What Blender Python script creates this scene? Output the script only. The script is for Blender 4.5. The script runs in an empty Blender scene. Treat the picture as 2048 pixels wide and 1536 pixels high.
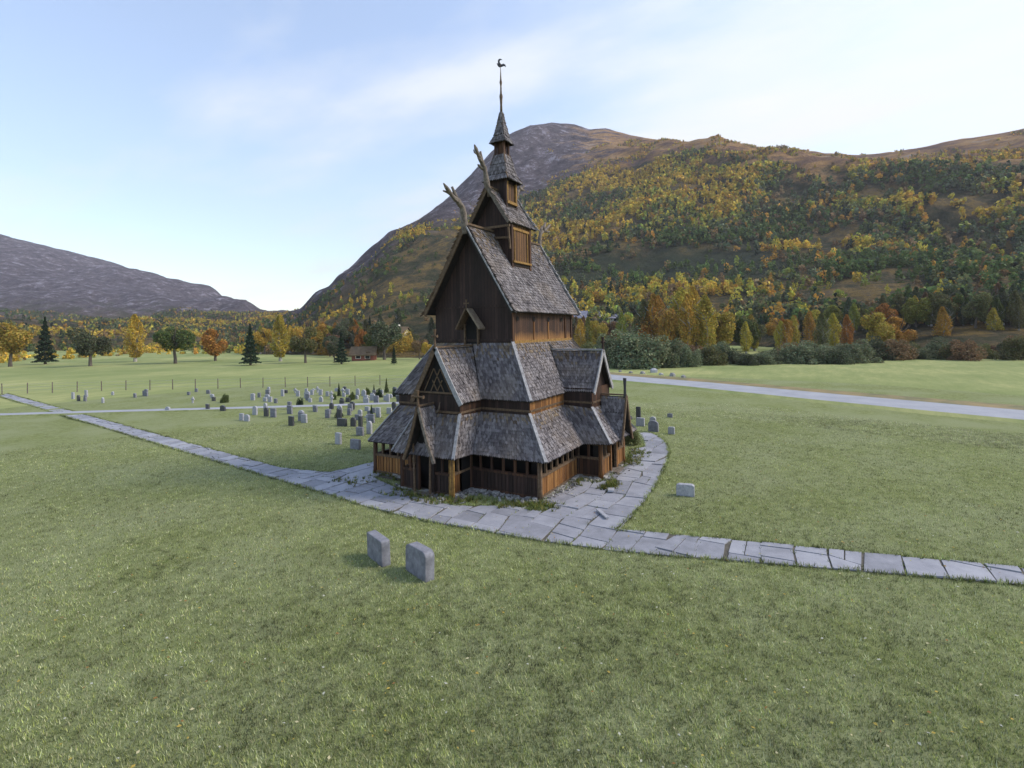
import bpy, math, random
import numpy as np
from mathutils import Vector, Matrix
random.seed(7); RNG = np.random.default_rng(11)
S = 0.75
scn = bpy.context.scene
col = scn.collection
R = math.radians

# ------------------------------------------------------------------ camera
CX, CY, CZ = -24.2144*S, -16.5929*S, 8.126*S
YAW, PIT, ROL, F = 0.5211, 0.0107, -0.016, 1036.99
fw = Vector((math.cos(YAW)*math.cos(PIT), math.sin(YAW)*math.cos(PIT), math.sin(PIT)))
r0 = Vector((math.sin(YAW), -math.cos(YAW), 0)); u0 = r0.cross(fw)
rt = math.cos(ROL)*r0 + math.sin(ROL)*u0; up = -math.sin(ROL)*r0 + math.cos(ROL)*u0
cam = bpy.data.cameras.new('camera'); camo = bpy.data.objects.new('camera', cam); col.objects.link(camo)
M = Matrix.Identity(4)
for i in range(3):
    M[i][0] = rt[i]; M[i][1] = up[i]; M[i][2] = -fw[i]; M[i][3] = (CX, CY, CZ)[i]
camo.matrix_world = M
cam.sensor_width = 36; cam.lens = 36*F/2048
cam.shift_x = -3.5/2048; cam.shift_y = -120/2048
cam.clip_start = 0.1; cam.clip_end = 9000
scn.camera = camo
def ray(u, v): return fw + rt*((u-1027.5)/F) - up*((v-648)/F)
def G(u, v, z=0.0):
    d = ray(u, v); t = (z-CZ)/d.z
    return Vector((CX+d.x*t, CY+d.y*t, z))
def at(u, v, depth):
    d = ray(u, v); return Vector((CX, CY, CZ)) + d*depth
def proj(x, y, z):
    dx, dy, dz = x-CX, y-CY, z-CZ
    w = dx*fw.x+dy*fw.y+dz*fw.z
    a = dx*rt.x+dy*rt.y+dz*rt.z; b = dx*up.x+dy*up.y+dz*up.z
    return 1027.5+F*a/w, 648-F*b/w, w

# ------------------------------------------------------------------ helpers
def tag(o, label=None, cat=None, group=None, kind=None):
    if label: o['label'] = label
    if cat: o['category'] = cat
    if group: o['group'] = group
    if kind: o['kind'] = kind
    return o
def empty(name, loc=(0, 0, 0), rz=0):
    o = bpy.data.objects.new(name, None); o.location = loc; o.rotation_euler = (0, 0, rz)
    o.empty_display_size = .3; col.objects.link(o); return o
class MB:
    def __init__(s, sc=1.0): s.v = []; s.f = []; s.t = []; s.sc = sc
    def add(s, vs, fs, tint=None):
        b = len(s.v); s.v += [(p[0]*s.sc, p[1]*s.sc, p[2]*s.sc) for p in vs]
        t = random.random() if tint is None else tint
        for f in fs: s.f.append([i+b for i in f]); s.t.append(t)
    def hexa(s, p, tint=None):   # 8 pts: 0-3 bottom ring, 4-7 top ring
        s.add(p, [(3, 2, 1, 0), (4, 5, 6, 7), (0, 1, 5, 4), (1, 2, 6, 5), (2, 3, 7, 6), (3, 0, 4, 7)], tint)
    def box(s, x0, x1, y0, y1, z0, z1, tint=None):
        s.hexa([(x0, y0, z0), (x1, y0, z0), (x1, y1, z0), (x0, y1, z0), (x0, y0, z1), (x1, y0, z1), (x1, y1, z1), (x0, y1, z1)], tint)
    def slab(s, poly, off, tint=None):  # polygon extruded by the vector off
        n = len(poly); o = Vector(off); a = [Vector(p) for p in poly]; b = [p+o for p in a]
        s.add(a+b, [list(range(n))[::-1], list(range(n, 2*n))]+[(i, (i+1) % n, n+(i+1) % n, n+i) for i in range(n)], tint)
    def beam(s, a, b, w, h, upv=(0, 0, 1), tint=None):
        a, b = Vector(a), Vector(b); d = (b-a).normalized(); U = Vector(upv)
        sd = d.cross(U)
        if sd.length < 1e-4: sd = d.cross(Vector((1, 0, 0)))
        sd.normalize(); U = sd.cross(d)
        sd = sd*(w/2); U = U*(h/2)
        s.hexa([a-sd-U, a+sd-U, a+sd+U, a-sd+U, b-sd-U, b+sd-U, b+sd+U, b-sd+U], tint)
    def tube(s, pts, rad, n=8, tint=None):
        pts = [Vector(p) for p in pts]; vs = []; fs = []
        for i, p in enumerate(pts):
            d = (pts[min(i+1, len(pts)-1)]-pts[max(i-1, 0)]).normalized()
            a = d.cross(Vector((0.3, 1, 0.1))).normalized(); b = d.cross(a)
            for k in range(n):
                th = 2*math.pi*k/n; vs.append(p+(a*math.cos(th)+b*math.sin(th))*rad[i])
        for i in range(len(pts)-1):
            for k in range(n):
                fs.append((i*n+k, i*n+(k+1) % n, (i+1)*n+(k+1) % n, (i+1)*n+k))
        fs.append(tuple(range(n))[::-1]); fs.append(tuple(range((len(pts)-1)*n, len(pts)*n)))
        s.add(vs, fs, tint)
    def build(s, name, mat, parent=None, smooth=False):
        me = bpy.data.meshes.new(name); me.from_pydata(s.v, [], s.f)
        me.materials.append(mat); me.update()
        a = me.attributes.new('tint', 'FLOAT', 'FACE'); a.data.foreach_set('value', s.t)
        if smooth: me.polygons.foreach_set('use_smooth', [True]*len(me.polygons))
        o = bpy.data.objects.new(name, me); col.objects.link(o)
        if parent: o.parent = parent
        return o
def quads_mesh(name, V, C, mat, n=4):       # V (k*n,3) separate n-gons, C (k,3) face colours
    k = len(V)//n; me = bpy.data.meshes.new(name)
    me.vertices.add(len(V)); me.vertices.foreach_set('co', np.asarray(V, np.float32).ravel())
    me.loops.add(len(V)); me.loops.foreach_set('vertex_index', np.arange(len(V), dtype=np.int32))
    me.polygons.add(k); me.polygons.foreach_set('loop_start', np.arange(0, len(V), n, dtype=np.int32))
    me.update(calc_edges=True)
    a = me.attributes.new('col', 'FLOAT_COLOR', 'FACE')
    a.data.foreach_set('color', np.concatenate([C, np.ones((k, 1))], 1).astype(np.float32).ravel())
    me.materials.append(mat); return me
def link(name, me, parent=None, loc=(0, 0, 0)):
    o = bpy.data.objects.new(name, me); o.location = loc; col.objects.link(o)
    if parent: o.parent = parent
    return o
def hsh(ix, iy, s=0):
    h = (ix.astype(np.int64)*374761393+iy.astype(np.int64)*668265263+s*974711) & 0x7fffffff
    h = ((h ^ (h >> 13))*1274126177) & 0x7fffffff
    return ((h ^ (h >> 16)) & 0xffff)/65535.0
def vnoise(x, y, s=0):
    ix = np.floor(x); iy = np.floor(y); fx = x-ix; fy = y-iy
    fx = fx*fx*(3-2*fx); fy = fy*fy*(3-2*fy)
    a = hsh(ix, iy, s); b = hsh(ix+1, iy, s); c = hsh(ix, iy+1, s); d = hsh(ix+1, iy+1, s)
    return (a*(1-fx)+b*fx)*(1-fy)+(c*(1-fx)+d*fx)*fy
def fbm(x, y, s=0, o=4):
    t = 0; a = .5
    for i in range(o): t = t+a*vnoise(x*2**i, y*2**i, s+i*17); a *= .5
    return t

# ------------------------------------------------------------------ materials
def mat(name, rough=.8, spec=.3):
    m = bpy.data.materials.new(name); m.use_nodes = True; nt = m.node_tree
    b = nt.nodes['Principled BSDF']; b.inputs['Roughness'].default_value = rough
    b.inputs['Specular IOR Level'].default_value = spec
    return m, nt, b
def N(nt, t, **k):
    n = nt.nodes.new(t)
    for a, v in k.items(): setattr(n, a, v)
    return n
def coords(nt, scale=(1, 1, 1), rot=(0, 0, 0), kind='Object'):
    tc = N(nt, 'ShaderNodeTexCoord'); mp = N(nt, 'ShaderNodeMapping')
    mp.inputs['Scale'].default_value = scale; mp.inputs['Rotation'].default_value = rot
    nt.links.new(tc.outputs[kind], mp.inputs[0]); return mp.outputs[0]
def noise(nt, vec, scale, detail=4, rough=.6):
    n = N(nt, 'ShaderNodeTexNoise'); n.inputs['Scale'].default_value = scale
    n.inputs['Detail'].default_value = detail; n.inputs['Roughness'].default_value = rough
    nt.links.new(vec, n.inputs['Vector']); return n.outputs['Fac']
def ramp(nt, fac, stops):
    r = N(nt, 'ShaderNodeValToRGB'); e = r.color_ramp.elements
    while len(e) < len(stops): e.new(.5)
    for i, (p, c) in enumerate(stops): e[i].position = p; e[i].color = (*c, 1)
    nt.links.new(fac, r.inputs[0]); return r.outputs[0]
def mix(nt, fac, a, b, mode='MIX'):
    m = N(nt, 'ShaderNodeMix', data_type='RGBA', blend_type=mode)
    for sock, v in ((m.inputs[0], fac), (m.inputs[6], a), (m.inputs[7], b)):
        if isinstance(v, (int, float)): sock.default_value = v
        elif isinstance(v, tuple): sock.default_value = (*v, 1)
        else: nt.links.new(v, sock)
    return m.outputs[2]
def maths(nt, op, a, b=0.0, clamp=False):
    m = N(nt, 'ShaderNodeMath', operation=op); m.use_clamp = clamp
    for i, v in enumerate((a, b)):
        if isinstance(v, (int, float)): m.inputs[i].default_value = v
        else: nt.links.new(v, m.inputs[i])
    return m.outputs[0]
def bump(nt, b, h, st=.5, d=.02):
    n = N(nt, 'ShaderNodeBump'); n.inputs['Strength'].default_value = st; n.inputs['Distance'].default_value = d
    nt.links.new(h, n.inputs['Height']); nt.links.new(n.outputs[0], b.inputs['Normal'])
def attr(nt, name, out='Fac'):
    a = N(nt, 'ShaderNodeAttribute', attribute_name=name); return a.outputs[out]

def shingle_mat():
    m, nt, b = mat('weathered_shingle', .85, .25)
    t = attr(nt, 'tint'); v = coords(nt)
    n1 = noise(nt, v, 1.1, 3); n2 = noise(nt, v, 22, 4)
    br = maths(nt, 'GREATER_THAN', t, 1.5); t = maths(nt, 'FRACT', t)
    f = maths(nt, 'ADD', maths(nt, 'MULTIPLY', t, .42), maths(nt, 'MULTIPLY', n1, .62))
    f = maths(nt, 'ADD', f, maths(nt, 'MULTIPLY', maths(nt, 'SUBTRACT', n2, .5), .35))
    c = ramp(nt, f, [(.15, (.044, .038, .040)), (.45, (.115, .103, .108)), (.70, (.20, .185, .192)), (1, (.40, .38, .385))])
    w = ramp(nt, noise(nt, v, .55, 3), [(.48, (0, 0, 0)), (.66, (1, 1, 1))])
    c = mix(nt, maths(nt, 'MULTIPLY', w, .35), c, (.17, .125, .08))
    c = mix(nt, maths(nt, 'MULTIPLY', br, .8), c, mix(nt, t, (.075, .05, .03), (.20, .15, .09)))
    nt.links.new(c, b.inputs['Base Color']); bump(nt, b, n2, .5, .01); return m
def wood_mat(name, c0, c1, c2, pw=.16, axis='xy', lowbright=None, rough=.75):
    """vertical boards of width pw; grain runs up the board"""
    m, nt, b = mat(name, rough, .3)
    v = coords(nt)
    g = noise(nt, coords(nt, (1, 1, .09)), 26, 5, .65)
    l = noise(nt, coords(nt, (1, 1, .5)), 1.6, 3)
    s = N(nt, 'ShaderNodeSeparateXYZ'); nt.links.new(v, s.inputs[0])
    p = maths(nt, 'DIVIDE', maths(nt, 'ADD', s.outputs[0], s.outputs[1]), pw)
    fr = maths(nt, 'FRACT', p); wn = N(nt, 'ShaderNodeTexWhiteNoise', noise_dimensions='1D')
    nt.links.new(maths(nt, 'FLOOR', p), wn.inputs['W'])
    f = maths(nt, 'ADD', maths(nt, 'MULTIPLY', g, .55), maths(nt, 'MULTIPLY', l, .3))
    f = maths(nt, 'ADD', f, maths(nt, 'MULTIPLY', wn.outputs['Value'], .3))
    c = ramp(nt, f, [(.3, c0), (.58, c1), (.85, c2)])
    if lowbright:
        z0, z1, cb = lowbright
        zz = maths(nt, 'ADD', s.outputs[2], maths(nt, 'MULTIPLY', maths(nt, 'SUBTRACT', l, .5), .5))
        k = N(nt, 'ShaderNodeMapRange'); nt.links.new(zz, k.inputs[0])
        for i, q in enumerate((z0, z1, 1.0, 0.0)): k.inputs[i+1].default_value = q
        c = mix(nt, k.outputs[0], c, mix(nt, g, cb, tuple(x*.45 for x in cb)))
    gap = maths(nt, 'LESS_THAN', maths(nt, 'ABSOLUTE', maths(nt, 'SUBTRACT', fr, .5)), .455)
    c = mix(nt, gap, tuple(x*.3 for x in c0), c)
    nt.links.new(c, b.inputs['Base Color'])
    bump(nt, b, maths(nt, 'ADD', maths(nt, 'MULTIPLY', gap, 1.0), maths(nt, 'MULTIPLY', g, .4)), .6, .02)
    return m
def plain_mat(name, c0, c1, sc=8, rough=.8, bs=.4, bd=.01, stretch=(1, 1, 1), usetint=False):
    m, nt, b = mat(name, rough, .3); v = coords(nt, stretch)
    n = noise(nt, v, sc, 6, .65)
    f = n
    if usetint: f = maths(nt, 'ADD', maths(nt, 'MULTIPLY', n, .6), maths(nt, 'MULTIPLY', attr(nt, 'tint'), .4))
    nt.links.new(ramp(nt, f, [(.3, c0), (.7, c1)]), b.inputs['Base Color'])
    bump(nt, b, n, bs, bd); return m
M_SH = shingle_mat()
M_TAR = wood_mat('tarred_wood', (.010, .006, .005), (.029, .016, .013), (.06, .033, .027))
M_RED = wood_mat('red_brown_wood', (.018, .009, .006), (.05, .024, .014), (.11, .05, .025))
M_OR = wood_mat('honey_wood', (.05, .02, .007), (.20, .088, .026), (.38, .20, .065))
M_NS = wood_mat('nave_side_wood', (.014, .008, .006), (.045, .022, .014), (.10, .052, .029), lowbright=(7.5*S, 8.0*S, (.36, .18, .06)))
M_TW = wood_mat('turret_side_wood', (.025, .012, .006), (.085, .04, .016), (.22, .115, .04), pw=.11)
M_BRD = plain_mat('grey_board', (.17, .165, .17), (.36, .355, .37), 9, stretch=(1, 1, 1))
M_BRN = plain_mat('brown_board', (.055, .035, .022), (.15, .10, .06), 10)
M_DRG = plain_mat('bleached_carving', (.055, .042, .034), (.22, .185, .155), 9)
M_YEL = plain_mat('yellow_wood', (.10, .052, .016), (.34, .20, .055), 7)
M_DECK = plain_mat('roof_deck', (.012, .01, .009), (.03, .024, .02), 5)
M_INT = plain_mat('dark_strip', (.010, .007, .005), (.022, .015, .011), 5)
M_VOID = plain_mat('opening_shade', (.002, .002, .002), (.005, .004, .004), 5)  # near-black colour stands in for shade in openings and behind the lattice
M_STONE = plain_mat('footing_stone', (.13, .125, .12), (.34, .33, .32), 5, usetint=True, bd=.02)
M_IRON = plain_mat('dark_metal', (.02, .02, .025), (.05, .05, .055), 9, rough=.5)
M_GRAVE = plain_mat('grave_granite', (.10, .103, .12), (.25, .25, .28), 5, usetint=False, rough=.75)
M_GRL = plain_mat('pale_granite', (.22, .225, .25), (.40, .40, .43), 12, rough=.6)
M_GRD = plain_mat('dark_granite', (.03, .032, .036), (.08, .08, .09), 30, rough=.35)
M_BARK = plain_mat('bark', (.05, .04, .03), (.13, .11, .09), 6, stretch=(1, 1, .2), bd=.03)
M_BIRCH = plain_mat('birch_bark', (.16, .15, .13), (.45, .43, .40), 3, stretch=(1, 1, 2))
def foliage_mat(name='foliage', tr=.25):
    m, nt, b = mat(name, .7, .15)
    c = attr(nt, 'col', 'Color'); oi = N(nt, 'ShaderNodeObjectInfo')
    hs = N(nt, 'ShaderNodeHueSaturation')
    nt.links.new(c, hs.inputs['Color'])
    nt.links.new(maths(nt, 'ADD', maths(nt, 'MULTIPLY', oi.outputs['Random'], .03), .485), hs.inputs['Hue'])
    nt.links.new(maths(nt, 'ADD', maths(nt, 'MULTIPLY', oi.outputs['Random'], .35), .85), hs.inputs['Value'])
    nt.links.new(hs.outputs[0], b.inputs['Base Color'])
    t = N(nt, 'ShaderNodeBsdfTranslucent'); nt.links.new(hs.outputs[0], t.inputs[0])
    mx = N(nt, 'ShaderNodeMixShader'); mx.inputs[0].default_value = tr
    nt.links.new(b.outputs[0], mx.inputs[1]); nt.links.new(t.outputs[0], mx.inputs[2])
    nt.links.new(mx.outputs[0], nt.nodes['Material Output'].inputs[0]); return m
M_FOL = foliage_mat(); M_GRS = foliage_mat('grass_blades', .3)
def ground_mat():
    m, nt, b = mat('meadow_grass', .95, .1); v = coords(nt)
    n1 = noise(nt, v, .25, 4); n2 = noise(nt, v, 3.0, 5); n3 = noise(nt, v, 14, 5, .75)
    f = maths(nt, 'ADD', maths(nt, 'MULTIPLY', n2, .5), maths(nt, 'MULTIPLY', n3, .5))
    c = ramp(nt, f, [(.30, (.08, .105, .032)), (.5, (.175, .20, .075)), (.68, (.27, .29, .145))])
    c = mix(nt, ramp(nt, n1, [(.4, (0, 0, 0)), (.62, (1, 1, 1))]), c, mix(nt, n3, (.17, .19, .085), (.26, .285, .15)))
    nt.links.new(c, b.inputs['Base Color']); bump(nt, b, n3, .8, .05); return m
M_GROUND = ground_mat()
def field_mat():
    m, nt, b = mat('field_grass', .95, .1); v = coords(nt, (1, 1, 1), (0, 0, .5))
    n1 = noise(nt, v, .05, 4); n3 = noise(nt, coords(nt, (.25, 1, 1), (0, 0, .4)), .9, 6, .75)
    f = maths(nt, 'ADD', maths(nt, 'MULTIPLY', n1, .6), maths(nt, 'MULTIPLY', n3, .4))
    c = ramp(nt, f, [(.34, (.15, .19, .065)), (.5, (.225, .255, .10)), (.64, (.34, .34, .145))])
    nt.links.new(c, b.inputs['Base Color']); bump(nt, b, n3, .7, .1); return m
M_FIELD = field_mat()
def mount_mat():
    m, nt, b = mat('mountain_slope', .95, .1); v = coords(nt)
    geo = N(nt, 'ShaderNodeNewGeometry'); s = N(nt, 'ShaderNodeSeparateXYZ'); nt.links.new(v, s.inputs[0])
    n1 = noise(nt, v, .006, 5, .6); n2 = noise(nt, v, .045, 9, .75); n3 = noise(nt, coords(nt, (1, 1, .22), (0, 0, 0)), .055, 9, .78)
    nst = noise(nt, coords(nt, (1, 1, 3.5)), .02, 7, .7)
    rock = ramp(nt, n3, [(.36, (.035, .03, .04)), (.48, (.10, .085, .10)), (.55, (.155, .13, .145)), (.62, (.36, .34, .41))])
    heath = ramp(nt, nst, [(.36, (.14, .085, .065)), (.47, (.26, .155, .095)), (.56, (.46, .27, .10)), (.64, (.40, .29, .20)), (.75, (.42, .36, .36))])
    low = ramp(nt, n2, [(.34, (.035, .046, .026)), (.45, (.07, .074, .036)), (.51, (.13, .105, .058)), (.57, (.26, .18, .055)), (.64, (.15, .12, .085)), (.76, (.16, .145, .15))])
    op = attr(nt, 'open'); low = mix(nt, op, low, ramp(nt, n3, [(.35, (.022, .034, .022)), (.55, (.042, .062, .036)), (.7, (.085, .095, .055))]))
    a = attr(nt, 'heath'); t = attr(nt, 'treeline')
    aa = maths(nt, 'ADD', a, maths(nt, 'MULTIPLY', maths(nt, 'SUBTRACT', nst, .5), 1.6), True)
    hi = mix(nt, ramp(nt, aa, [(.38, (0, 0, 0)), (.62, (1, 1, 1))]), rock, heath)
    tt = maths(nt, 'ADD', t, maths(nt, 'MULTIPLY', maths(nt, 'SUBTRACT', n2, .5), 1.2), True)
    c = mix(nt, ramp(nt, tt, [(.4, (0, 0, 0)), (.6, (1, 1, 1))]), low, hi)
    nt.links.new(c, b.inputs['Base Color'])
    bump(nt, b, maths(nt, 'ADD', n3, maths(nt, 'MULTIPLY', n2, 1.5)), 1.0, 13.0); return m
M_MOUNT = mount_mat()
def slate_mat():
    m, nt, b = mat('slate_slab', .6, .35); v = coords(nt); t = attr(nt, 'tint')
    n = noise(nt, v, 1.8, 6, .7); n2 = noise(nt, v, 30, 4)
    f = maths(nt, 'ADD', maths(nt, 'MULTIPLY', n, .75), maths(nt, 'MULTIPLY', t, .28))
    c = ramp(nt, f, [(.3, (.17, .175, .20)), (.55, (.28, .285, .325)), (.8, (.38, .385, .42))])
    c = mix(nt, maths(nt, 'MULTIPLY', n2, .25), c, (.12, .11, .10))
    nt.links.new(c, b.inputs['Base Color']); bump(nt, b, maths(nt, 'ADD', n, n2), .35, .012); return m
M_SLATE = slate_mat()
M_EARTH = plain_mat('trodden_earth', (.05, .045, .035), (.14, .125, .10), 3.5, bd=.03)
M_ROAD = plain_mat('pale_asphalt', (.25, .26, .29), (.33, .34, .37), .6, bs=.2)
M_VERGE = plain_mat('dry_verge', (.10, .11, .05), (.28, .20, .09), .5, bs=.7, bd=.1)
M_WH = plain_mat('white_paint', (.6, .58, .52), (.78, .75, .68), 2, rough=.6)
M_CREAM = plain_mat('cream_board', (.5, .42, .30), (.62, .54, .40), 2, rough=.6)
M_HRED = plain_mat('red_board', (.16, .05, .035), (.26, .09, .06), 2, rough=.7)
M_ROOFB = plain_mat('brown_turf_roof', (.09, .06, .035), (.20, .14, .08), 1.5)
M_ROOFG = plain_mat('grey_slate_roof', (.14, .14, .19), (.25, .25, .31), 1.5)
M_GLASS = plain_mat('dark_window', (.015, .018, .022), (.035, .04, .045), 1, rough=.1)

# ------------------------------------------------------------------ sky and light
w = bpy.data.worlds.new('World'); scn.world = w; w.use_nodes = True; nt = w.node_tree
bg = nt.nodes['Background']; sky = N(nt, 'ShaderNodeTexSky', sky_type='NISHITA')
SUN_EL, SUN_AZ = R(40), R(-58)           # azimuth measured from +X, anticlockwise
sky.sun_disc = False; sky.sun_elevation = SUN_EL; sky.sun_rotation = R(90)-SUN_AZ
sky.air_density = 1.0; sky.dust_density = .8; sky.ozone_density = .8
tc = N(nt, 'ShaderNodeTexCoord')
sp = N(nt, 'ShaderNodeSeparateXYZ'); nt.links.new(tc.outputs['Generated'], sp.inputs[0])
den = maths(nt, 'MAXIMUM', maths(nt, 'ADD', sp.outputs[2], .12), .05)
cb = N(nt, 'ShaderNodeCombineXYZ')
nt.links.new(maths(nt, 'DIVIDE', sp.outputs[0], den), cb.inputs[0]); nt.links.new(maths(nt, 'DIVIDE', sp.outputs[1], den), cb.inputs[1])
mp = N(nt, 'ShaderNodeMapping'); mp.inputs['Rotation'].default_value = (0, 0, .35); mp.inputs['Scale'].default_value = (1.0, .45, 1)
mp.inputs['Location'].default_value = (.7, .2, 0)
nt.links.new(cb.outputs[0], mp.inputs[0])
n1 = noise(nt, mp.outputs[0], 1.3, 8, .58); n2 = noise(nt, mp.outputs[0], .5, 3, .5)
# more cloud towards the bright side (right of view), thin veil to the left
az = YAW-R(25); dirx, diry = math.cos(az), math.sin(az)
dot = maths(nt, 'ADD', maths(nt, 'MULTIPLY', sp.outputs[0], dirx), maths(nt, 'MULTIPLY', sp.outputs[1], diry))
dr = N(nt, 'ShaderNodeMapRange'); nt.links.new(dot, dr.inputs[0])
for i, q in enumerate((.72, 1.0, -.14, .26)): dr.inputs[i+1].default_value = q
f = maths(nt, 'ADD', maths(nt, 'ADD', maths(nt, 'MULTIPLY', n1, 1.35), maths(nt, 'MULTIPLY', n2, .3)), maths(nt, 'ADD', dr.outputs[0], -.33))
cf = ramp(nt, f, [(.34, (.10, .10, .10)), (.48, (.34, .34, .34)), (.62, (.72, .72, .72)), (.80, (1, 1, 1))])
CLOUD = 3.5
c = mix(nt, cf, sky.outputs[0], (CLOUD*.98, CLOUD*1.01, CLOUD*1.0))
nt.links.new(c, bg.inputs[0]); bg.inputs[1].default_value = .12
sun = bpy.data.lights.new('sun', 'SUN'); suno = bpy.data.objects.new('sun', sun); col.objects.link(suno)
sun.energy = 1.5; sun.angle = R(17); sun.color = (1, .90, .76)
sd = Vector((math.cos(SUN_EL)*math.cos(SUN_AZ), math.cos(SUN_EL)*math.sin(SUN_AZ), math.sin(SUN_EL)))
suno.rotation_euler = sd.to_track_quat('Z', 'Y').to_euler()
vs_ = scn.view_settings; vs_.view_transform = 'Standard'; vs_.look = 'None'; vs_.exposure = 1.40; vs_.gamma = 1
scn.cycles.max_bounces = 6; scn.cycles.volume_bounces = 0

# ================================================================== stave church
church = empty('stave_church')
tag(church, 'tall dark wooden stave church with stacked shingled roofs and carved dragon heads', 'church')
def shingles(mb, B0, B1, T1, T0, w=.17, ex=.25, curve=0.0, k0=0):
    """rows of pointed shingles over the quad, bottom edge B0-B1, top edge T0-T1 (fit units)"""
    B0, B1, T1, T0 = map(Vector, (B0, B1, T1, T0))
    nrm = (B1-B0).cross(((T0+T1)-(B0+B1))*.5)
    nrm.normalize()
    L = (((T0+T1)-(B0+B1))*.5).length; rows = max(1, round(L/ex)); t0 = 1.0/rows
    def P(s, t):
        p = (B0.lerp(B1, s)).lerp(T0.lerp(T1, s), t)
        return p-nrm*(curve*4*t*(1-t))
    rp = random.random()*99
    for r in range(rows):
        tb = r*t0; tt = min(1.0, tb+t0*1.75)
        wid = (B0.lerp(T0, tb)-B1.lerp(T1, tb)).length
        n = max(1, round(wid/w)); off = .5 if r % 2 else 0
        for c in range(-1 if off else 0, n):
            s0 = (c+off+.07)/n; s1 = (c+off+.93)/n
            if s0 < 0: s0 = 0
            if s1 > 1: s1 = 1
            if s1-s0 < .25/n: continue
            j = random.uniform(-.12, .10)*t0; lift = random.uniform(.035, .065); q = random.uniform(-.012, .012)
            if random.random() < .04: lift += .04
            sm = (s0+s1)/2
            tip = P(sm, tb+j-.10*t0)+nrm*lift; a = P(s0, tb+j+.22*t0)+nrm*(lift+q); b = P(s1, tb+j+.22*t0)+nrm*(lift-q)
            cc = P(s1, tt)+nrm*.008; d = P(s0, tt)+nrm*.008
            th = nrm*.032
            t_ = random.random()
            if random.random() < (t0*r-.62)*1.9 and random.random() < .75: t_ = 2+random.random()
            mb.add([tip, b, cc, d, a, tip-th, b-th, a-th], [(0, 1, 2, 3, 4), (5, 6, 1, 0), (7, 5, 0, 4), (6, 2, 1), (3, 7, 4)], t_)
def deck(mb, B0, B1, T1, T0, th=.07, curve=0.0):
    B0, B1, T1, T0 = map(Vector, (B0, B1, T1, T0))
    if curve:
        nn = (B1-B0).cross(((T0+T1)-(B0+B1))*.5).normalized(); K = 5
        row = lambda t, dz: [B0.lerp(T0, t)-nn*(curve*4*t*(1-t)+dz), B1.lerp(T1, t)-nn*(curve*4*t*(1-t)+dz)]
        vs = []
        for k in range(K+1): vs += row(k/K, 0)+row(k/K, th)
        fs = []
        for k in range(K):
            o = 4*k; fs += [(o, o+1, o+5, o+4), (o+3, o+2, o+6, o+7), (o+2, o, o+4, o+6), (o+1, o+3, o+7, o+5)]
        fs += [(1, 0, 2, 3), (4*K, 4*K+1, 4*K+3, 4*K+2)]
        mb.add(vs, fs, .5); return
    n = (B1-B0).cross(T0-B0)
    if n.length < 1e-6: n = (B1-B0).cross(T1-B0)
    n.normalize(); mb.slab([B0, B1, T1, T0], n*-th, .5)
def outline(xw, ys, yn, xp, p0, p1, sx0, sx1, sy, xe, z, zp, zs, zn=None):
    zn = z if zn is None else zn
    return [Vector(p) for p in [(-xw, -ys, z), (sx0, -ys, z), (sx0, -sy, zs), (sx1, -sy, zs), (sx1, -ys, z), (xe, -ys, z), (xe, yn, z),
        (sx1, yn, z), (sx1, sy, zs), (sx0, sy, zs), (sx0, yn, z), (-xw, yn, zn), (-xw, p1, zn), (-xp, p1, zp), (-xp, p0, zp), (-xw, p0, z)]]
W1 = outline(2.29, 5.29, 5.29, 3.86, -1.29, 1.83, 2.25, 5.99, 6.65, 10.2, 0, 0, 0)
E1 = outline(2.67, 5.83, 5.50, 4.25, -1.69, 2.23, 1.87, 6.37, 7.38, 10.6, 1.9, 1.96, 2.0, 1.88)
B2 = outline(1.33, 4.30, 4.30, 3.20, -1.36, 1.36, 2.73, 5.51, 6.02, 9.3, 3.84, 3.92, 3.72)
# deck slightly below eave shingle tips
# ---- footing
mb = MB(S)
for i in range(16):
    a, b = W1[i], W1[(i+1) % 16]; L = (b-a).length; n = max(1, int(L/.34)); d = (b-a)/n
    nrm = Vector((d.y, -d.x, 0)).normalized()
    for k in range(n):
        p = a+d*(k+.5)+nrm*random.uniform(.0, .12); h = random.uniform(.1, .24); ww = L/n*random.uniform(.7, 1.02)/2; dd = random.uniform(.12, .2)
        dn = d.normalized()
        q = [p-dn*ww-nrm*dd, p-dn*ww+nrm*dd, p+dn*ww+nrm*dd, p+dn*ww-nrm*dd]
        jj = lambda: Vector((random.uniform(-.04, .04), random.uniform(-.04, .04), random.uniform(-.02, .03)))
        mb.hexa([x+Vector((0, 0, -.1)) for x in q]+[x+Vector((0, 0, h-.07))+jj() for x in q])
mb.build('stone_footing', M_STONE, church)
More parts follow.
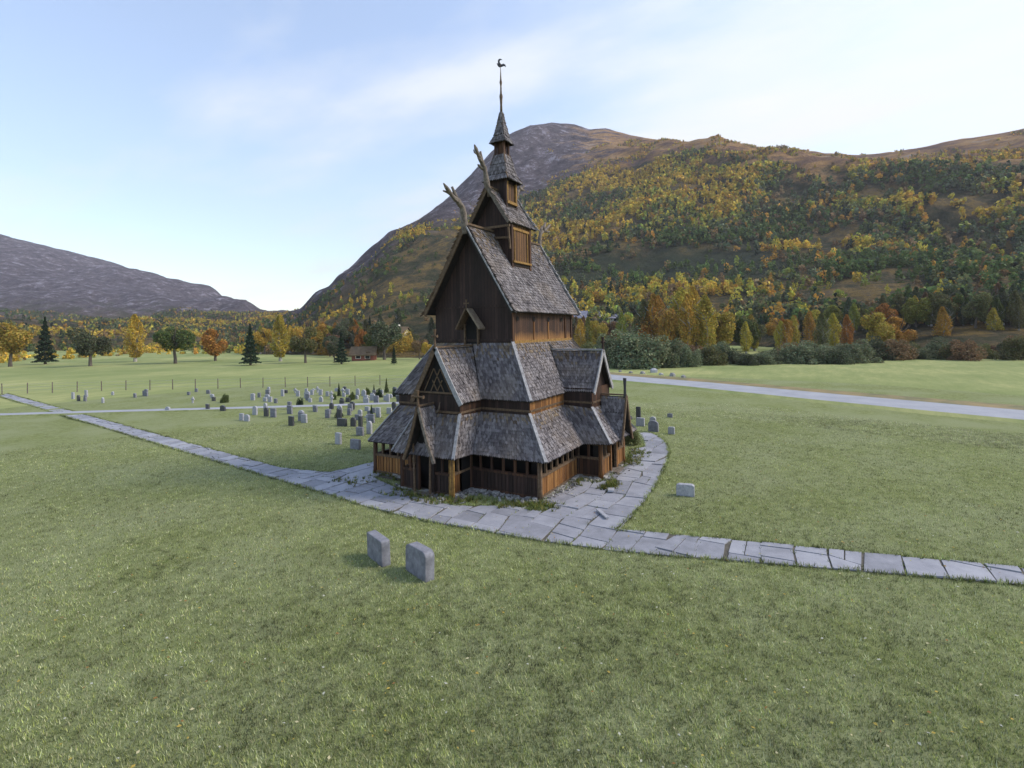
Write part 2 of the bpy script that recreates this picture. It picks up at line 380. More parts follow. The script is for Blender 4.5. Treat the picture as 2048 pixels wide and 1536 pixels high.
# ---- gallery walls
SEG_MAT = {0: M_OR, 1: M_RED, 2: M_OR, 4: M_OR, 11: M_OR, 12: M_RED, 13: M_TAR, 14: M_OR, 15: M_TAR}
PORT_Y, PORT_X = .27, 4.12
zr, ze = 1.10, 1.93
for i in range(16):
    a, b = W1[i], W1[(i+1) % 16]; d = (b-a); L = d.length; d.normalize(); nrm = Vector((d.y, -d.x, 0))
    m = SEG_MAT.get(i, M_TAR)
    doors = []
    if i == 13: doors = [(1.83-PORT_Y-.46, 1.83-PORT_Y+.46)]
    if i == 2: doors = [(PORT_X-2.25-.44, PORT_X-2.25+.44)]
    spans = [(0, L)]
    if doors: spans = [(0, doors[0][0]), (doors[0][1], L)]
    for s0, s1 in spans:
        mb = MB(S); posts = []
        p, q = a+d*(s0+.02), a+d*(s1-.02)
        mb.slab([p+nrm*.0, q+nrm*.0, q-nrm*.07, p-nrm*.07], (0, 0, zr-.04))
        nb = max(1, int((s1-s0)/.21))
        for k in range(nb):     # proud boards
            c0 = s0+(s1-s0)*(k+.06)/nb; c1 = s0+(s1-s0)*(k+.94)/nb; o_ = random.uniform(.012, .035)
            mb.slab([a+d*c0+nrm*o_, a+d*c1+nrm*o_, a+d*c1-nrm*.01, a+d*c0-nrm*.01], (0, 0, zr-.05))
        wall = mb.build('gallery_panel', m, church)
        for nm_, zz, hh, pr in (('sill_beam', .10, .2, .07), ('rail', zr, .12, .08), ('top_plate', ze-.04, .14, .05)):
            rail = MB(S); rail.slab([p+nrm*pr+Vector((0, 0, zz-hh/2)), q+nrm*pr+Vector((0, 0, zz-hh/2)), q-nrm*.1+Vector((0, 0, zz-hh/2)), p-nrm*.1+Vector((0, 0, zz-hh/2))], (0, 0, hh))
            rail.build(nm_, M_BRN if m is not M_TAR else M_RED, wall)
        npst = max(1, round((s1-s0)/.62))
        for k in range(npst+1):
            sx_ = s0+(s1-s0)*k/npst
            posts.append((a+d*sx_, .11 if 0 < k < npst else .15))
        for j, (p, ww) in enumerate(posts):
            pm = MB(S); base = zr-.05 if ww < .14 else 0
            if ww > .14: p = p+nrm*.03
            x = d*(ww/2); y = nrm*(ww/2)
            q = [p-x-y, p+x-y, p+x+y, p-x+y]
            pm.hexa([v+Vector((0, 0, base)) for v in q]+[v+Vector((0, 0, ze)) for v in q])
            pm.build('post', M_RED if m is not M_OR else M_BRN, wall)
# corner posts
for i in (0, 1, 2, 3, 5, 6, 11, 12, 13, 14, 15):
    p = W1[i]; mb = MB(S); rr = .13
    mb.tube([p+Vector((0, 0, 0)), p+Vector((0, 0, .5)), p+Vector((0, 0, ze))], [.15, .125, .12], 10)
    mb.build('corner_post', {14: M_YEL, 0: M_BRN, 2: M_OR, 3: M_OR, 11: M_RED}.get(i, M_RED), church, True)
# orange plank post by the west porch corner (bleached wood)
mb = MB(S); mb.slab([(-3.90, -1.44, .05), (-3.90, -1.14, .05), (-3.80, -1.14, .05), (-3.80, -1.44, .05)], (0, 0, 1.85))
mb.build('corner_plank', M_YEL, church)
# inner wall of the nave aisles, seen dark through the openings
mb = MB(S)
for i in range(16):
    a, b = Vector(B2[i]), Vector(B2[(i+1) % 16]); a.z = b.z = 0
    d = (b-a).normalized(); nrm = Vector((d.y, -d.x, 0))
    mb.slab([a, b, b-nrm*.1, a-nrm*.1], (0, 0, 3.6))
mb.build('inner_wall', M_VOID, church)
# ---- gallery roof
def hipboard(parent, a, b, w=.15, m=None, lift=.07):
    m_ = MB(S); a, b = Vector(a)+Vector((0, 0, lift)), Vector(b)+Vector((0, 0, lift))
    n = 3
    for k in range(n):
        p = a.lerp(b, k/n); q = a.lerp(b, (k+1)/n+.0)
        m_.beam(p, q, w*random.uniform(.93, 1.07), .05)
    return m_.build('hip_board', m or M_BRD, parent)
dk = MB(S); sh = MB(S)
for i in range(16):
    j = (i+1) % 16
    if (E1[j]-E1[i]).length < .01: continue
    deck(dk, E1[i], E1[j], B2[j], B2[i], curve=.05)
    if i in (6, 7, 8, 9, 10): shingles(sh, E1[i], E1[j], B2[j], B2[i], .3, .4)
    else: shingles(sh, E1[i], E1[j], B2[j], B2[i], .13, .2, curve=.05)
gr = dk.build('gallery_roof', M_DECK, church); sh.build('shingles', M_SH, gr)
for i in (0, 2, 3, 5, 11, 13, 14): hipboard(gr, E1[i], B2[i], .15 if i != 13 else .11)
# small eave return board beside the west porch
# ---- aisle wall band
BAND_MAT = {0: M_OR, 1: M_TAR, 2: M_RED, 14: M_RED}
for i in range(16):
    j = (i+1) % 16; a, b = Vector(B2[i]), Vector(B2[j]); a.z = b.z = 3.55
    d = (b-a).normalized(); nrm = Vector((d.y, -d.x, 0)); mb = MB(S)
    mb.slab([a+nrm*.02, b+nrm*.02, b-nrm*.08, a-nrm*.08], (0, 0, 1.25))
    wl = mb.build('aisle_wall', BAND_MAT.get(i, M_TAR), church)
    mb = MB(S); h = Vector((0, 0, .42)); mb.slab([a+nrm*.06+h, b+nrm*.06+h, b+nrm*.021+h, a+nrm*.021+h], (0, 0, .10)); mb.build('ledge', M_BRN, wl)
# ---- aisle roof
AX, AY, ZE3, ZT4 = 1.52, 4.48, 4.52, 7.41
XE3, NX, NW = 9.5, 7.95, 2.61
BX, BY, GX, GH, SGY, ZGW, ZGS, ZES = 3.37, 1.53, 4.12, 1.47, 6.18, 7.21, 6.82, 4.60
faces = [((-AX, -BY, ZE3), (-AX, -AY, ZE3), (0, -NW, ZT4), (0, -.02, ZT4)),
         ((-AX, -AY, ZE3), (GX-GH, -AY, ZE3), (GX, -NW, ZT4), (0, -NW, ZT4)),
         ((GX+GH, -AY, ZE3), (XE3, -AY, ZE3), (NX, -NW, ZT4), (GX, -NW, ZT4))]
# winding: bottom edge must run anticlockwise seen from above
def rev(q): return (q[1], q[0], q[3], q[2])
def mir(q): q = [(x, -y, z) for x, y, z in q]; return rev(q)
faces[0] = rev(faces[0])
dk = MB(S); sh = MB(S)
full = [((-AX, AY, ZE3), (-AX, -AY, ZE3), (0, -NW, ZT4), (0, NW, ZT4)), ((-AX, -AY, ZE3), (XE3, -AY, ZE3), (NX, -NW, ZT4), (0, -NW, ZT4)),
        ((XE3, -AY, ZE3), (XE3, AY, ZE3), (NX, NW, ZT4), (NX, -NW, ZT4)), ((XE3, AY, ZE3), (-AX, AY, ZE3), (0, NW, ZT4), (NX, NW, ZT4))]
for q in full: deck(dk, *q, th=.09, curve=.045)
def orient(q):
    B0, B1, T1, T0 = map(Vector, q); n = (B1-B0).cross((T0+T1-B0-B1)*.5)
    return q if n.z > 0 else rev(q)
faces[0] = orient(faces[0])
for q in faces: shingles(sh, *orient(q), .13, .2, curve=.03); shingles(sh, *orient(mir(q)), .2 if q is faces[0] else .3, .3 if q is faces[0] else .4)
shingles(sh, *orient(full[2]), .3, .4)
ar = dk.build('aisle_roof', M_DECK, church); sh.build('shingles', M_SH, ar)
hipboard(ar, (-AX, -AY, ZE3), (0, -NW, ZT4), .15); hipboard(ar, (-AX, AY, ZE3), (0, NW, ZT4), .12)
hipboard(ar, (XE3, -AY, ZE3), (NX, -NW, ZT4), .15, M_DRG); hipboard(ar, (XE3, AY, ZE3), (NX, NW, ZT4), .15)
hipboard(ar, (XE3-.32, -AY, ZE3), (NX-.32, -NW, ZT4), .08, M_DRG)
# ---- cross finial
def cross(parent, p, h=1.0, wd=.62, th=.11, m=M_DRG, ax='y', name='cross', lean=0):
    mb = MB(S); p = Vector(p); v = Vector((0, 1, 0)) if ax == 'y' else Vector((1, 0, 0))
    t = p+Vector((0, 0, h))+v*lean
    mb.tube([p, p.lerp(t, .45), p.lerp(t, .65), t], [th*.75, th*.55, th*.5, th*.95], 8)
    c = p.lerp(t, .62)
    for s in (-1, 1): mb.tube([c, c+v*s*wd*.3, c+v*s*wd*.5], [th*.55, th*.5, th*.9], 8)
    return mb.build(name, m, parent)
# ---- cross gables (west over the porch, south over the side porch)
def cross_gable(P, front, back_lo, back_hi, half, zl, zh, wallpos, lattice, mdark, base):
    """P maps (along, across, z) -> xyz; along grows outwards"""
    g = MB(S)
    wz = lambda a: zh-(zh-zl)*abs(a)/half
    hw = half-.18
    poly = [P(wallpos, -hw, base), P(wallpos, hw, base), P(wallpos, hw, wz(hw)-.1), P(wallpos, 0, zh-.12), P(wallpos, -hw, wz(hw)-.1)]
    o = Vector(P(wallpos-.08, 0, 0))-Vector(P(wallpos, 0, 0))
    g.slab(poly, o)
    part = g.build('cross_gable', mdark, church)
    dk = MB(S); sh = MB(S)
    for s in (-1, 1):
        q = (P(back_lo, s*half, zl), P(front, s*half, zl), P(front, 0, zh), P(back_hi, 0, zh))
        q = orient(q); deck(dk, *q, curve=.04); shingles(sh, *q, .13, .2, curve=.04)
    dk.build('gable_deck', M_DECK, part); sh.build('shingles', M_SH, part)
    for s in (-1, 1):
        bb = MB(S); n = 4
        for k in range(n):
            t0, t1 = k/n, (k+1)/n; sag = lambda t: -.05*4*t*(1-t)
            a = Vector(P(front+.03, s*half*1.03*(1-t0), zl-.06+(zh-zl+.1)*t0+sag(t0))); b = Vector(P(front+.03, s*half*1.03*(1-t1), zl-.06+(zh-zl+.1)*t1+sag(t1)))
            bb.beam(a, b, .07, .24, upv=(0, 0, 1))
        bb.build('barge_board', M_BRD if s < 0 or not lattice else M_BRN, part)
    rb = MB(S); rb.beam(P(front+.05, 0, zh+.08), P(back_hi, 0, zh+.08), .13, .09); rb.build('ridge_board', M_BRD if not lattice else M_BRN, part)
    if lattice:
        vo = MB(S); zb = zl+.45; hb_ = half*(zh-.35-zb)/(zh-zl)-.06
        vo.slab([P(wallpos+.002, -hb_, zb), P(wallpos+.002, hb_, zb), P(wallpos+.002, 0, zh-.4)], o*-.12); vo.build('gable_shade', M_VOID, part)  # black slab before the wall stands for the deep shade behind the lattice
        lt = MB(S); zc = zl+.55; x_ = wallpos+.03
        for k in range(-3, 4):
            for sg in (-1, 1):
                a0 = k*.42; z0 = zc; a1 = a0+sg*.62; z1 = zc+1.15
                if abs(a1) > half-.25-(z1-zl)*half/(zh-zl)*1.0:
                    tt = .5; a1 = a0+sg*.31; z1 = zc+.57
                    if abs(a1) > half-.2-(z1-zl)*half/(zh-zl): continue
                lt.beam(P(x_, a0, z0), P(x_, a1, z1), .05, .05, upv=P(1, 0, 0))
        lt.beam(P(x_+.02, -half+.3, zc-.06), P(x_+.02, half-.3, zc-.06), .12, .08)
        lt.build('lattice', M_BRN, part)
    return part
PW = lambda al, ac, z: (-al, ac, z)
PS = lambda al, ac, z: (GX+ac, -al, z)
PN = lambda al, ac, z: (GX+ac, al, z)
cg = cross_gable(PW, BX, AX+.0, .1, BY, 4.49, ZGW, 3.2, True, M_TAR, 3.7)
cross(cg, (-BX-.02, 0, ZGW+.05), .95, .34, .09, M_BRN)
mb = MB(S); mb.tube([(-BX-.1, -.1, 4.0), (-BX-.4, -.5, 4.25), (-BX-.75, -.85, 4.65)], [.045, .035, .012], 6); mb.build('horn', M_DRG, cg)
sg_ = cross_gable(PS, SGY, AY-.05, 2.95, GH, ZES, ZGS, 5.85, False, M_TAR, 3.6)
cross(sg_, PS(SGY+.02, 0, ZGS+.05), .75, .3, .10, M_TAR, ax='x', name='finial')
cross_gable(PN, SGY, AY-.05, 2.95, GH, ZES, ZGS, 5.85, False, M_TAR, 3.6)
# ---- portals
def portal(P, wallx, front, c, halfw, zap, zft, ridge_back, mdark, mbarge, wood, cr):
    g = MB(S)
    # jambs and lintel, door leaf set back
    for s in (-1, 1):
        q = [P(wallx+.12, c+s*.44, 0), P(wallx+.12, c+s*.58, 0), P(wallx-.08, c+s*.58, 0), P(wallx-.08, c+s*.44, 0)]
        g.slab(q, (0, 0, 2.25))
    part = g.build('portal', wood, church)
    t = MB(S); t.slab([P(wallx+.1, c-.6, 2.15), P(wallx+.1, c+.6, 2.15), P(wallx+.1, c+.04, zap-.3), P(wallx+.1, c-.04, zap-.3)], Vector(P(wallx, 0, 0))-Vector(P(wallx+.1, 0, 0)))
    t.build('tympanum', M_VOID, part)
    t = MB(S); t.slab([P(wallx+.48, c-.6, 0), P(wallx+.48, c+.6, 0), P(wallx-.2, c+.55, 0), P(wallx-.2, c-.55, 0)], (0, 0, .14)); t.build('door_sill', M_DRG, part)
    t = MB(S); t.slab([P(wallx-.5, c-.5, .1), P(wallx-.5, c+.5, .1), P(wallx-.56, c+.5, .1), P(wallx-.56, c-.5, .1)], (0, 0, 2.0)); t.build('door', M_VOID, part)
    prof = [(0, zap), (halfw*.30, zap-(zap-zft)*.36), (halfw*.62, zap-(zap-zft)*.70), (halfw, zft)]
    # where each profile point meets the main roof slope behind
    dk = MB(S); sh = MB(S)
    for s in (-1, 1):
        for k in range(3):
            (a0, z0), (a1, z1) = prof[k], prof[k+1]
            rb = lambda z: ridge_back(z)
            q = orient((P(rb(z1), c+s*a1, z1), P(front, c+s*a1, z1), P(front, c+s*a0, z0), P(rb(z0), c+s*a0, z0)))
            deck(dk, *q, th=.05); shingles(sh, *q, .15, .21)
    dk.build('portal_deck', M_DECK, part); sh.build('shingles', M_SH, part)
    for s in (-1, 1):
        bb = MB(S)
        for k in range(3):
            (a0, z0), (a1, z1) = prof[k], prof[k+1]
            bb.beam(P(front+.03, c+s*(a0+.03), z0+.02), P(front+.03, c+s*(a1+.03), z1), .09, .15)
        bb.build('barge_board', mbarge if s < 0 else M_BRN, part)
        if not cr: continue
        bb = MB(S); bb.tube([P(front-.22, c+s*(.48), .0), P(front-.22, c+s*(.50), 1.2), P(front-.22, c+s*.54, 2.5)], [.06, .05, .05], 8)
        bb.build('portal_post', M_BRN, part)
    bb = MB(S); bb.beam(P(front+.05, c, zap+.08), P(ridge_back(zap), c, zap+.08), .1, .08); bb.build('ridge_board', M_BRN, part)
    return part
def rbw(z):   # outward distance at which the west porch roof has height z
    return 4.25-(min(z, 3.92)-1.96)*(4.25-3.2)/(3.92-1.96)-.05
def rbs(z):
    return 7.38-(min(z, 3.72)-2.0)*(7.38-6.02)/1.72-.05
pw_ = portal(PW, 3.86, 4.42, PORT_Y, .93, 4.36, 1.72, rbw, M_TAR, M_DRG, M_TAR, True)
cross(pw_, (-4.42, PORT_Y, 4.38), .82, .74, .10, M_BRN, lean=.03)
ps_ = portal(PS, 6.65, 7.5, 0, .95, 4.28, 1.75, rbs, M_TAR, M_BRN, M_OR, False)
mb = MB(S); mb.tube([PS(7.45, 0, 4.2), PS(7.45, 0, 4.75), PS(7.45, 0, 5.3)], [.09, .07, .1], 8); mb.build('finial', M_IRON, ps_)
mb = MB(S); mb.tube([(-4.05, PORT_Y-.28, 2.05), (-4.05, PORT_Y-.28, 2.15), (-4.05, PORT_Y-.28, 2.22)], [.05, .07, .03], 8); mb.build('lamp', M_WH, pw_)

# ---- nave
NZ5, NZ6, NE, NG = 9.09, 14.0, 2.95, .52
sl = (NZ6-NZ5)/NE
zw = NZ6-sl*NW
mb = MB(S); mb.slab([(0, -NW, 7.0), (0, NW, 7.0), (0, NW, zw-.08), (0, 0, NZ6-.1), (0, -NW, zw-.08)], (.1, 0, 0)); nwst = mb.build('nave_gable_wall', M_TAR, church)
mb = MB(S); mb.beam((-.04, -NW, 7.55), (-.04, NW, 7.55), .08, .14); mb.beam((-.03, -NW, 9.45), (-.03, NW, 9.45), .06, .12)
mb.build('tie_beam', M_TAR, nwst)
mb = MB(S); mb.slab([(NX-.1, -NW, 7.0), (NX-.1, NW, 7.0), (NX-.1, NW, zw-.08), (NX-.1, 0, NZ6-.1), (NX-.1, -NW, zw-.08)], (.1, 0, 0)); mb.build('nave_gable_wall', M_TAR, church)
for s in (-1, 1):
    mb = MB(S); y0, y1 = (-NW+.02, -NW+.12) if s < 0 else (NW-.12, NW-.02)
    mb.box(.1, NX-.1, y0, y1, 7.0, zw-.1); ns = mb.build('nave_side_wall', M_NS if s < 0 else M_TAR, church)
    if s < 0:
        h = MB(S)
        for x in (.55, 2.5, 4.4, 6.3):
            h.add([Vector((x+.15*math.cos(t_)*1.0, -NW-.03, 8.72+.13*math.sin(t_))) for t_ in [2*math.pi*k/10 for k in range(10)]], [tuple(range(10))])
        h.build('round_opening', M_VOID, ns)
        h = MB(S)
        for x in (.06, 6.9, 7.85): h.box(x-.09, x+.09, -NW-.05, -NW+.02, 7.3, 9.5)
        h.build('corner_board', M_RED, ns)
        for x in (2.5, 4.4): 
            h = MB(S); h.box(x-.05, x+.05, -NW-.02, -NW+.02, 7.4, 8.55); h.build('batten', M_OR, ns)
        h = MB(S); h.box(.15, NX-.15, -NW-.055, -NW+.02, 7.36, 7.52); h.box(.15, NX-.15, -NW-.045, -NW+.02, 9.05, 9.2); h.build('sill_beam', M_YEL, ns)
dk = MB(S); sh = MB(S)
for s in (-1, 1):
    q = orient(((-NG, s*NE, NZ5), (NX+NG-.05, s*NE, NZ5-.04), (NX+NG-.05, 0, NZ6), (-NG-.05, 0, NZ6)))
    deck(dk, *q, th=.1, curve=.05); shingles(sh, *q, .13 if s < 0 else .2, .2 if s < 0 else .3, curve=.05)
nr = dk.build('nave_roof', M_DECK, church); sh.build('shingles', M_SH, nr)
def rake(parent, x, half, zl, zh, out, matl, w=.26, nseg=5, name='barge_board'):
    for s, m in ((-1, matl[0]), (1, matl[1])):
        bb = MB(S)
        for k in range(nseg):
            t0, t1 = k/nseg, (k+1)/nseg
            a = (x+out, s*half*1.01*(1-t0), zl-.04+(zh-zl+.06)*t0-.05*4*t0*(1-t0)); b = (x+out, s*half*1.01*(1-t1), zl-.04+(zh-zl+.06)*t1-.05*4*t1*(1-t1))
            bb.beam(a, b, .09, w)
            # ragged shingle ends along the rake
            nv = Vector((0, s*.857, .51)); dv_ = Vector((0, s*.51, -.857))
            for q in range(6):
                p = Vector(a).lerp(Vector(b), (q+random.random()*.7)/6)+Vector((random.uniform(-.06, .06), 0, 0)); e_ = random.uniform(.11, .22)
                bb.beam(p+nv*.07, p+nv*e_+dv_*random.uniform(.16, .26), random.uniform(.09, .15), .035)
        bb.build(name, m, parent)
rake(nr, -NG, NE, NZ5, NZ6, -.05, (M_DECK, M_BRN))
rake(nr, NX+NG, NE, NZ5, NZ6, .0, (M_BRD, M_BRN))
hb = MB(S); hb.beam((-NG-.06, -NE-.02, NZ5+.03), (-NG-.1, -.02, NZ6+.06), .16, .07); hb.build('rake_cap', M_BRD, nr)
hb = MB(S); hb.beam((-NG, 0, NZ6+.08), (NX+NG, 0, NZ6+.08), .16, .12); hb.build('ridge_board', M_BRN, nr)
# window gable on the west wall
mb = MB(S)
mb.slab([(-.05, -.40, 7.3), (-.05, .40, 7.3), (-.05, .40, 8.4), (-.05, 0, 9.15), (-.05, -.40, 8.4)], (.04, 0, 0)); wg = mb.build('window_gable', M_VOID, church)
for s, yy in ((-1, -.84), (1, .70)):
    b_ = MB(S); b_.slab([(-.62, -.03 if s < 0 else .03, 9.28), (-.62, yy, 8.16), (-.02, yy, 8.16), (-.02, 0, 9.28)], (0, s*.05, .07)); b_.build('canopy_board', M_BRN if s > 0 else plain_mat('worn_board', (.13, .10, .07), (.25, .20, .15), 8), wg)
    b_ = MB(S); b_.box(-.16, -.03, s*.45-.05, s*.45+.05, 7.25, 8.5); b_.build('jamb', M_BRN, wg)
cross(wg, (-.6, -.02, 9.28), .55, .32, .06, M_BRN)
# ---- ridge turret, first tier
TX, T1W, T1L = 3.55, 1.26, 1.22
TZ0, TZE, TZR = 11.2, 14.45, 16.64
X0, X1 = TX-T1L, TX+T1L
T1E = 1.42; t1s = (TZR-TZE)/T1E; zt = TZR-t1s*T1W
def gslab(x, th, m, name, par):
    b_ = MB(S); b_.slab([(x, -T1W, TZ0), (x, T1W, TZ0), (x, T1W, zt-.06), (x, 0, TZR-.1), (x, -T1W, zt-.06)], (th, 0, 0)); return b_.build(name, m, par)
tur = gslab(X0, .08, M_TAR, 'turret', church); gslab(X1-.08, .08, M_TAR, 'turret_end_wall', tur)
for s in (-1, 1):
    b_ = MB(S); y0, y1 = (-T1W+.02, -T1W+.1) if s < 0 else (T1W-.1, T1W-.02)
    b_.box(X0+.08, X1-.08, y0, y1, TZ0, zt-.08); b_.build('turret_side_wall', M_TW, tur)
b_ = MB(S)
for x in (X0+.09, X1-.09): b_.box(x-.10, x+.10, -T1W-.06, -T1W+.03, 11.8, 14.6)
b_.build('corner_post', M_RED, tur)
b_ = MB(S); b_.box(X0+.1, X1-.1, -T1W-.14, -T1W+.02, 12.12, 12.24); b_.build('window_sill', M_YEL, tur)
b_ = MB(S); b_.box(X0+.2, X1-.2, -T1W-.03, -T1W+.02, 11.95, 12.11); b_.build('sill_shade_strip', M_INT, tur)  # dark strip coloured as the shade line below the sill
b_ = MB(S)
for x in (X0+.42, X1-.42): b_.box(x-.035, x+.035, -T1W-.03, -T1W+.02, 12.25, 14.2)
b_.box(X0+.2, X1-.2, -T1W-.04, -T1W+.02, 14.1, 14.25); b_.build('window_frame', M_YEL, tur)
b_ = MB(S); b_.beam((X0-.3, -T1W-.1, 14.25), (X0-.3, T1W+.1, 14.25), .12, .14); b_.beam((X0-.25, -T1W-.05, 13.55), (X0-.25, T1W, 13.75), .09, .12)
b_.beam((X0-.12, -T1W, 12.9), (X0-.3, -T1W, 14.2), .1, .1); b_.beam((X0-.12, T1W, 12.9), (X0-.3, T1W, 14.2), .1, .1); b_.build('beam', M_BRN, tur)
dk = MB(S); sh = MB(S)
for s in (-1, 1):
    q = orient(((1.84, s*T1E, TZE), (5.28, s*T1E, TZE-.02), (5.28, 0, TZR), (1.80, 0, TZR)))
    deck(dk, *q, th=.08, curve=.05); shingles(sh, *q, .13, .2, curve=.05)
tr = dk.build('turret_roof', M_DECK, church); sh.build('shingles', M_SH, tr)
rake(tr, 1.84, T1E, TZE, TZR, -.05, (M_DRG, M_BRN), .2, 3); rake(tr, 5.28, T1E, TZE, TZR, .0, (M_BRD, M_BRN), .18, 3)
b_ = MB(S); b_.beam((1.8, 0, TZR+.07), (5.28, 0, TZR+.07), .13, .1); b_.build('ridge_board', M_BRN, tr)
# second tier: box, pyramid roof
def pyramid(sh, dk, rings, w=.14, ex=.2):
    for k in range(len(rings)-1):
        (h0, z0), (h1, z1) = rings[k], rings[k+1]
        c0 = [(TX-h0, -h0, z0), (TX+h0, -h0, z0), (TX+h0, h0, z0), (TX-h0, h0, z0)]
        c1 = [(TX-h1, -h1, z1), (TX+h1, -h1, z1), (TX+h1, h1, z1), (TX-h1, h1, z1)]
        for i in range(4):
            j = (i+1) % 4; q = (c0[i], c0[j], c1[j], c1[i]); deck(dk, *q, th=.04); shingles(sh, *q, w, ex)
def hollow(par, h, z0, z1, name, m, win):
    b_ = MB(S)
    for sx in (-1, 1):
        for sy in (-1, 1): b_.box(TX+sx*h-.08, TX+sx*h+.08, sy*h-.08, sy*h+.08, z0, z1)
    b_.box(TX-h+.03, TX+h-.03, -h+.1, h-.1, z0, z1); b_.box(TX-h-.01, TX-h+.04, -h+.08, h-.08, z0, z1)
    return b_.build(name, m, par)
bt = hollow(church, .60, 15.3, 17.35, 'belfry', M_TAR, True)
b_ = MB(S); b_.box(TX-.52, TX+.52, -.60, -.56, 15.95, 17.1); b_.build('louvre_panel', M_TW, bt)
b_ = MB(S); b_.box(TX-.60, TX+.60, -.73, -.57, 15.85, 16.02); b_.box(TX-.60, TX-.46, -.70, -.57, 16.02, 17.2); b_.box(TX+.46, TX+.60, -.70, -.57, 16.02, 17.2)
b_.build('window_frame', M_YEL, bt)
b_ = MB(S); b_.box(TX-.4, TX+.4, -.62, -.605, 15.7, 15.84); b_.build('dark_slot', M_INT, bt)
sh = MB(S); dk = MB(S); pyramid(sh, dk, [(.94, 17.26), (.68, 17.68), (.53, 18.35), (.36, 19.0)])
br = dk.build('belfry_roof', M_DECK, church); sh.build('shingles', M_SH, br)
hc = [hipboard(br, (TX+a*.94, b*.94, 17.26), (TX+a*.68, b*.68, 17.68), .07, M_BRN, .05) for a, b in ((-1, -1), (1, -1), (-1, 1))]
for a, b in ((-1, -1), (1, -1), (-1, 1)): hipboard(br, (TX+a*.53, b*.53, 18.35), (TX+a*.36, b*.36, 19.0), .07, M_BRN, .05)
# lantern
b_ = MB(S)
for sx in (-1, 1):
    for sy in (-1, 1): b_.box(TX+sx*.29-.06, TX+sx*.29+.06, sy*.29-.06, sy*.29+.06, 18.9, 19.95)
b_.box(TX-.22, TX+.22, -.22, .22, 18.9, 19.95); b_.box(TX-.37, TX+.37, -.37, .37, 18.93, 19.05); b_.build('lantern', M_RED, church)
b_ = MB(S); b_.box(TX-.37, TX-.27, -.37, -.27, 19.0, 19.9)
sh = MB(S); dk = MB(S); pyramid(sh, dk, [(.56, 19.72), (.36, 20.2), (.20, 21.0), (.08, 21.75)], .12, .17)
spr = dk.build('spire_roof', M_DECK, church); sh.build('shingles', M_SH, spr)
b_ = MB(S)
zs_ = [21.6, 22.2, 22.55, 22.75, 22.95, 23.4, 23.62, 23.8, 24.35, 24.85]; rs_ = [.085, .07, .085, .11, .06, .045, .085, .05, .022, .012]
b_.tube([(TX, 0, z) for z in zs_], rs_, 10); b_.build('spire_needle', M_BRN, church, True)
b_ = MB(S)
prof = [(-.05, 24.72), (-.22, 24.78), (-.34, 24.70), (-.30, 24.86), (-.17, 24.93), (-.06, 24.88), (.03, 24.95), (.06, 25.10), (-.02, 25.18), (-.12, 25.14), (-.04, 25.24), (.1, 25.24), (.17, 25.12), (.16, 24.95), (.24, 24.98), (.18, 24.80), (.08, 24.70)]
b_.slab([(TX-a*.45, a*.9, z-.12) for a, z in prof][::-1], (.02, .01, 0)); b_.build('weather_vane', M_IRON, church)
# dragons
def dragon(parent, base, path, fork, r0_=.17, mirror=False):
    b_ = MB(S); f_ = -1 if mirror else 1
    pts = [(base[0]-f_*x, 0, base[1]+z) for x, z in path]
    n = len(pts); rad = [r0_*1.02*(1-.5*i/(n-1)) for i in range(n)]
    P_ = []; Q_ = []
    for i in range(n-1):      # densify
        for k in range(3):
            t = k/3; P_.append(Vector(pts[i]).lerp(Vector(pts[i+1]), t)); Q_.append(rad[i]*(1-t)+rad[i+1]*t)
    P_.append(Vector(pts[-1])); Q_.append(.03)
    Q_ = [q*random.uniform(.85, 1.2) for q in Q_]; b_.tube(P_, Q_, 8)
    for (i0, pts2, r) in fork:
        a = Vector(pts[i0]); q = [a]+[Vector((base[0]-f_*x, y, base[1]+z)) for x, y, z in pts2]
        b_.tube(q, [r*1.4*(1-.5*k/(len(q)-1)) for k in range(len(q))], 6)
    o = b_.build('dragon_head', M_DRG, parent, True); return o
nd_path = [(-.05, -.5), (.05, 0), (.10, .5), (.25, .92), (.68, 1.16), (1.2, 1.38), (1.9, 1.86)]
nd_fork = [(4, [(.85, .0, 1.45), (1.12, .03, 1.86)], .10), (3, [(.50, .05, 1.28), (.85, .12, 1.50), (1.25, .16, 1.62)], .09), (4, [(1.0, -.12, 1.15), (1.3, -.2, 1.2)], .07), (5, [(1.5, .1, 1.5), (1.75, .15, 1.52)], .06)]
dragon(nr, (-NG-.05, NZ6), nd_path, nd_fork, .19); dragon(nr, (NX+NG, NZ6), nd_path, nd_fork, mirror=True)
td_path = [(-.3, -.45), (.0, .0), (.12, .5), (.24, .95), (.52, 1.30), (.92, 1.66), (1.32, 2.15)]
td_fork = [(4, [(.62, .0, 1.62), (.66, .03, 1.95)], .09), (3, [(.55, .1, 1.05), (.8, .12, 1.15)], .08), (4, [(.9, -.1, 1.4), (1.1, -.12, 1.42)], .06), (5, [(1.2, .08, 1.75), (1.25, .1, 1.9)], .05)]
dragon(tr, (1.8, TZR), td_path, td_fork, .18); dragon(tr, (5.28, TZR), [(x*.9, z*.55) for x, z in td_path], [(i, [(a*.9, b, c_*.55) for a, b, c_ in l], r) for i, l, r in td_fork], .13, mirror=True)

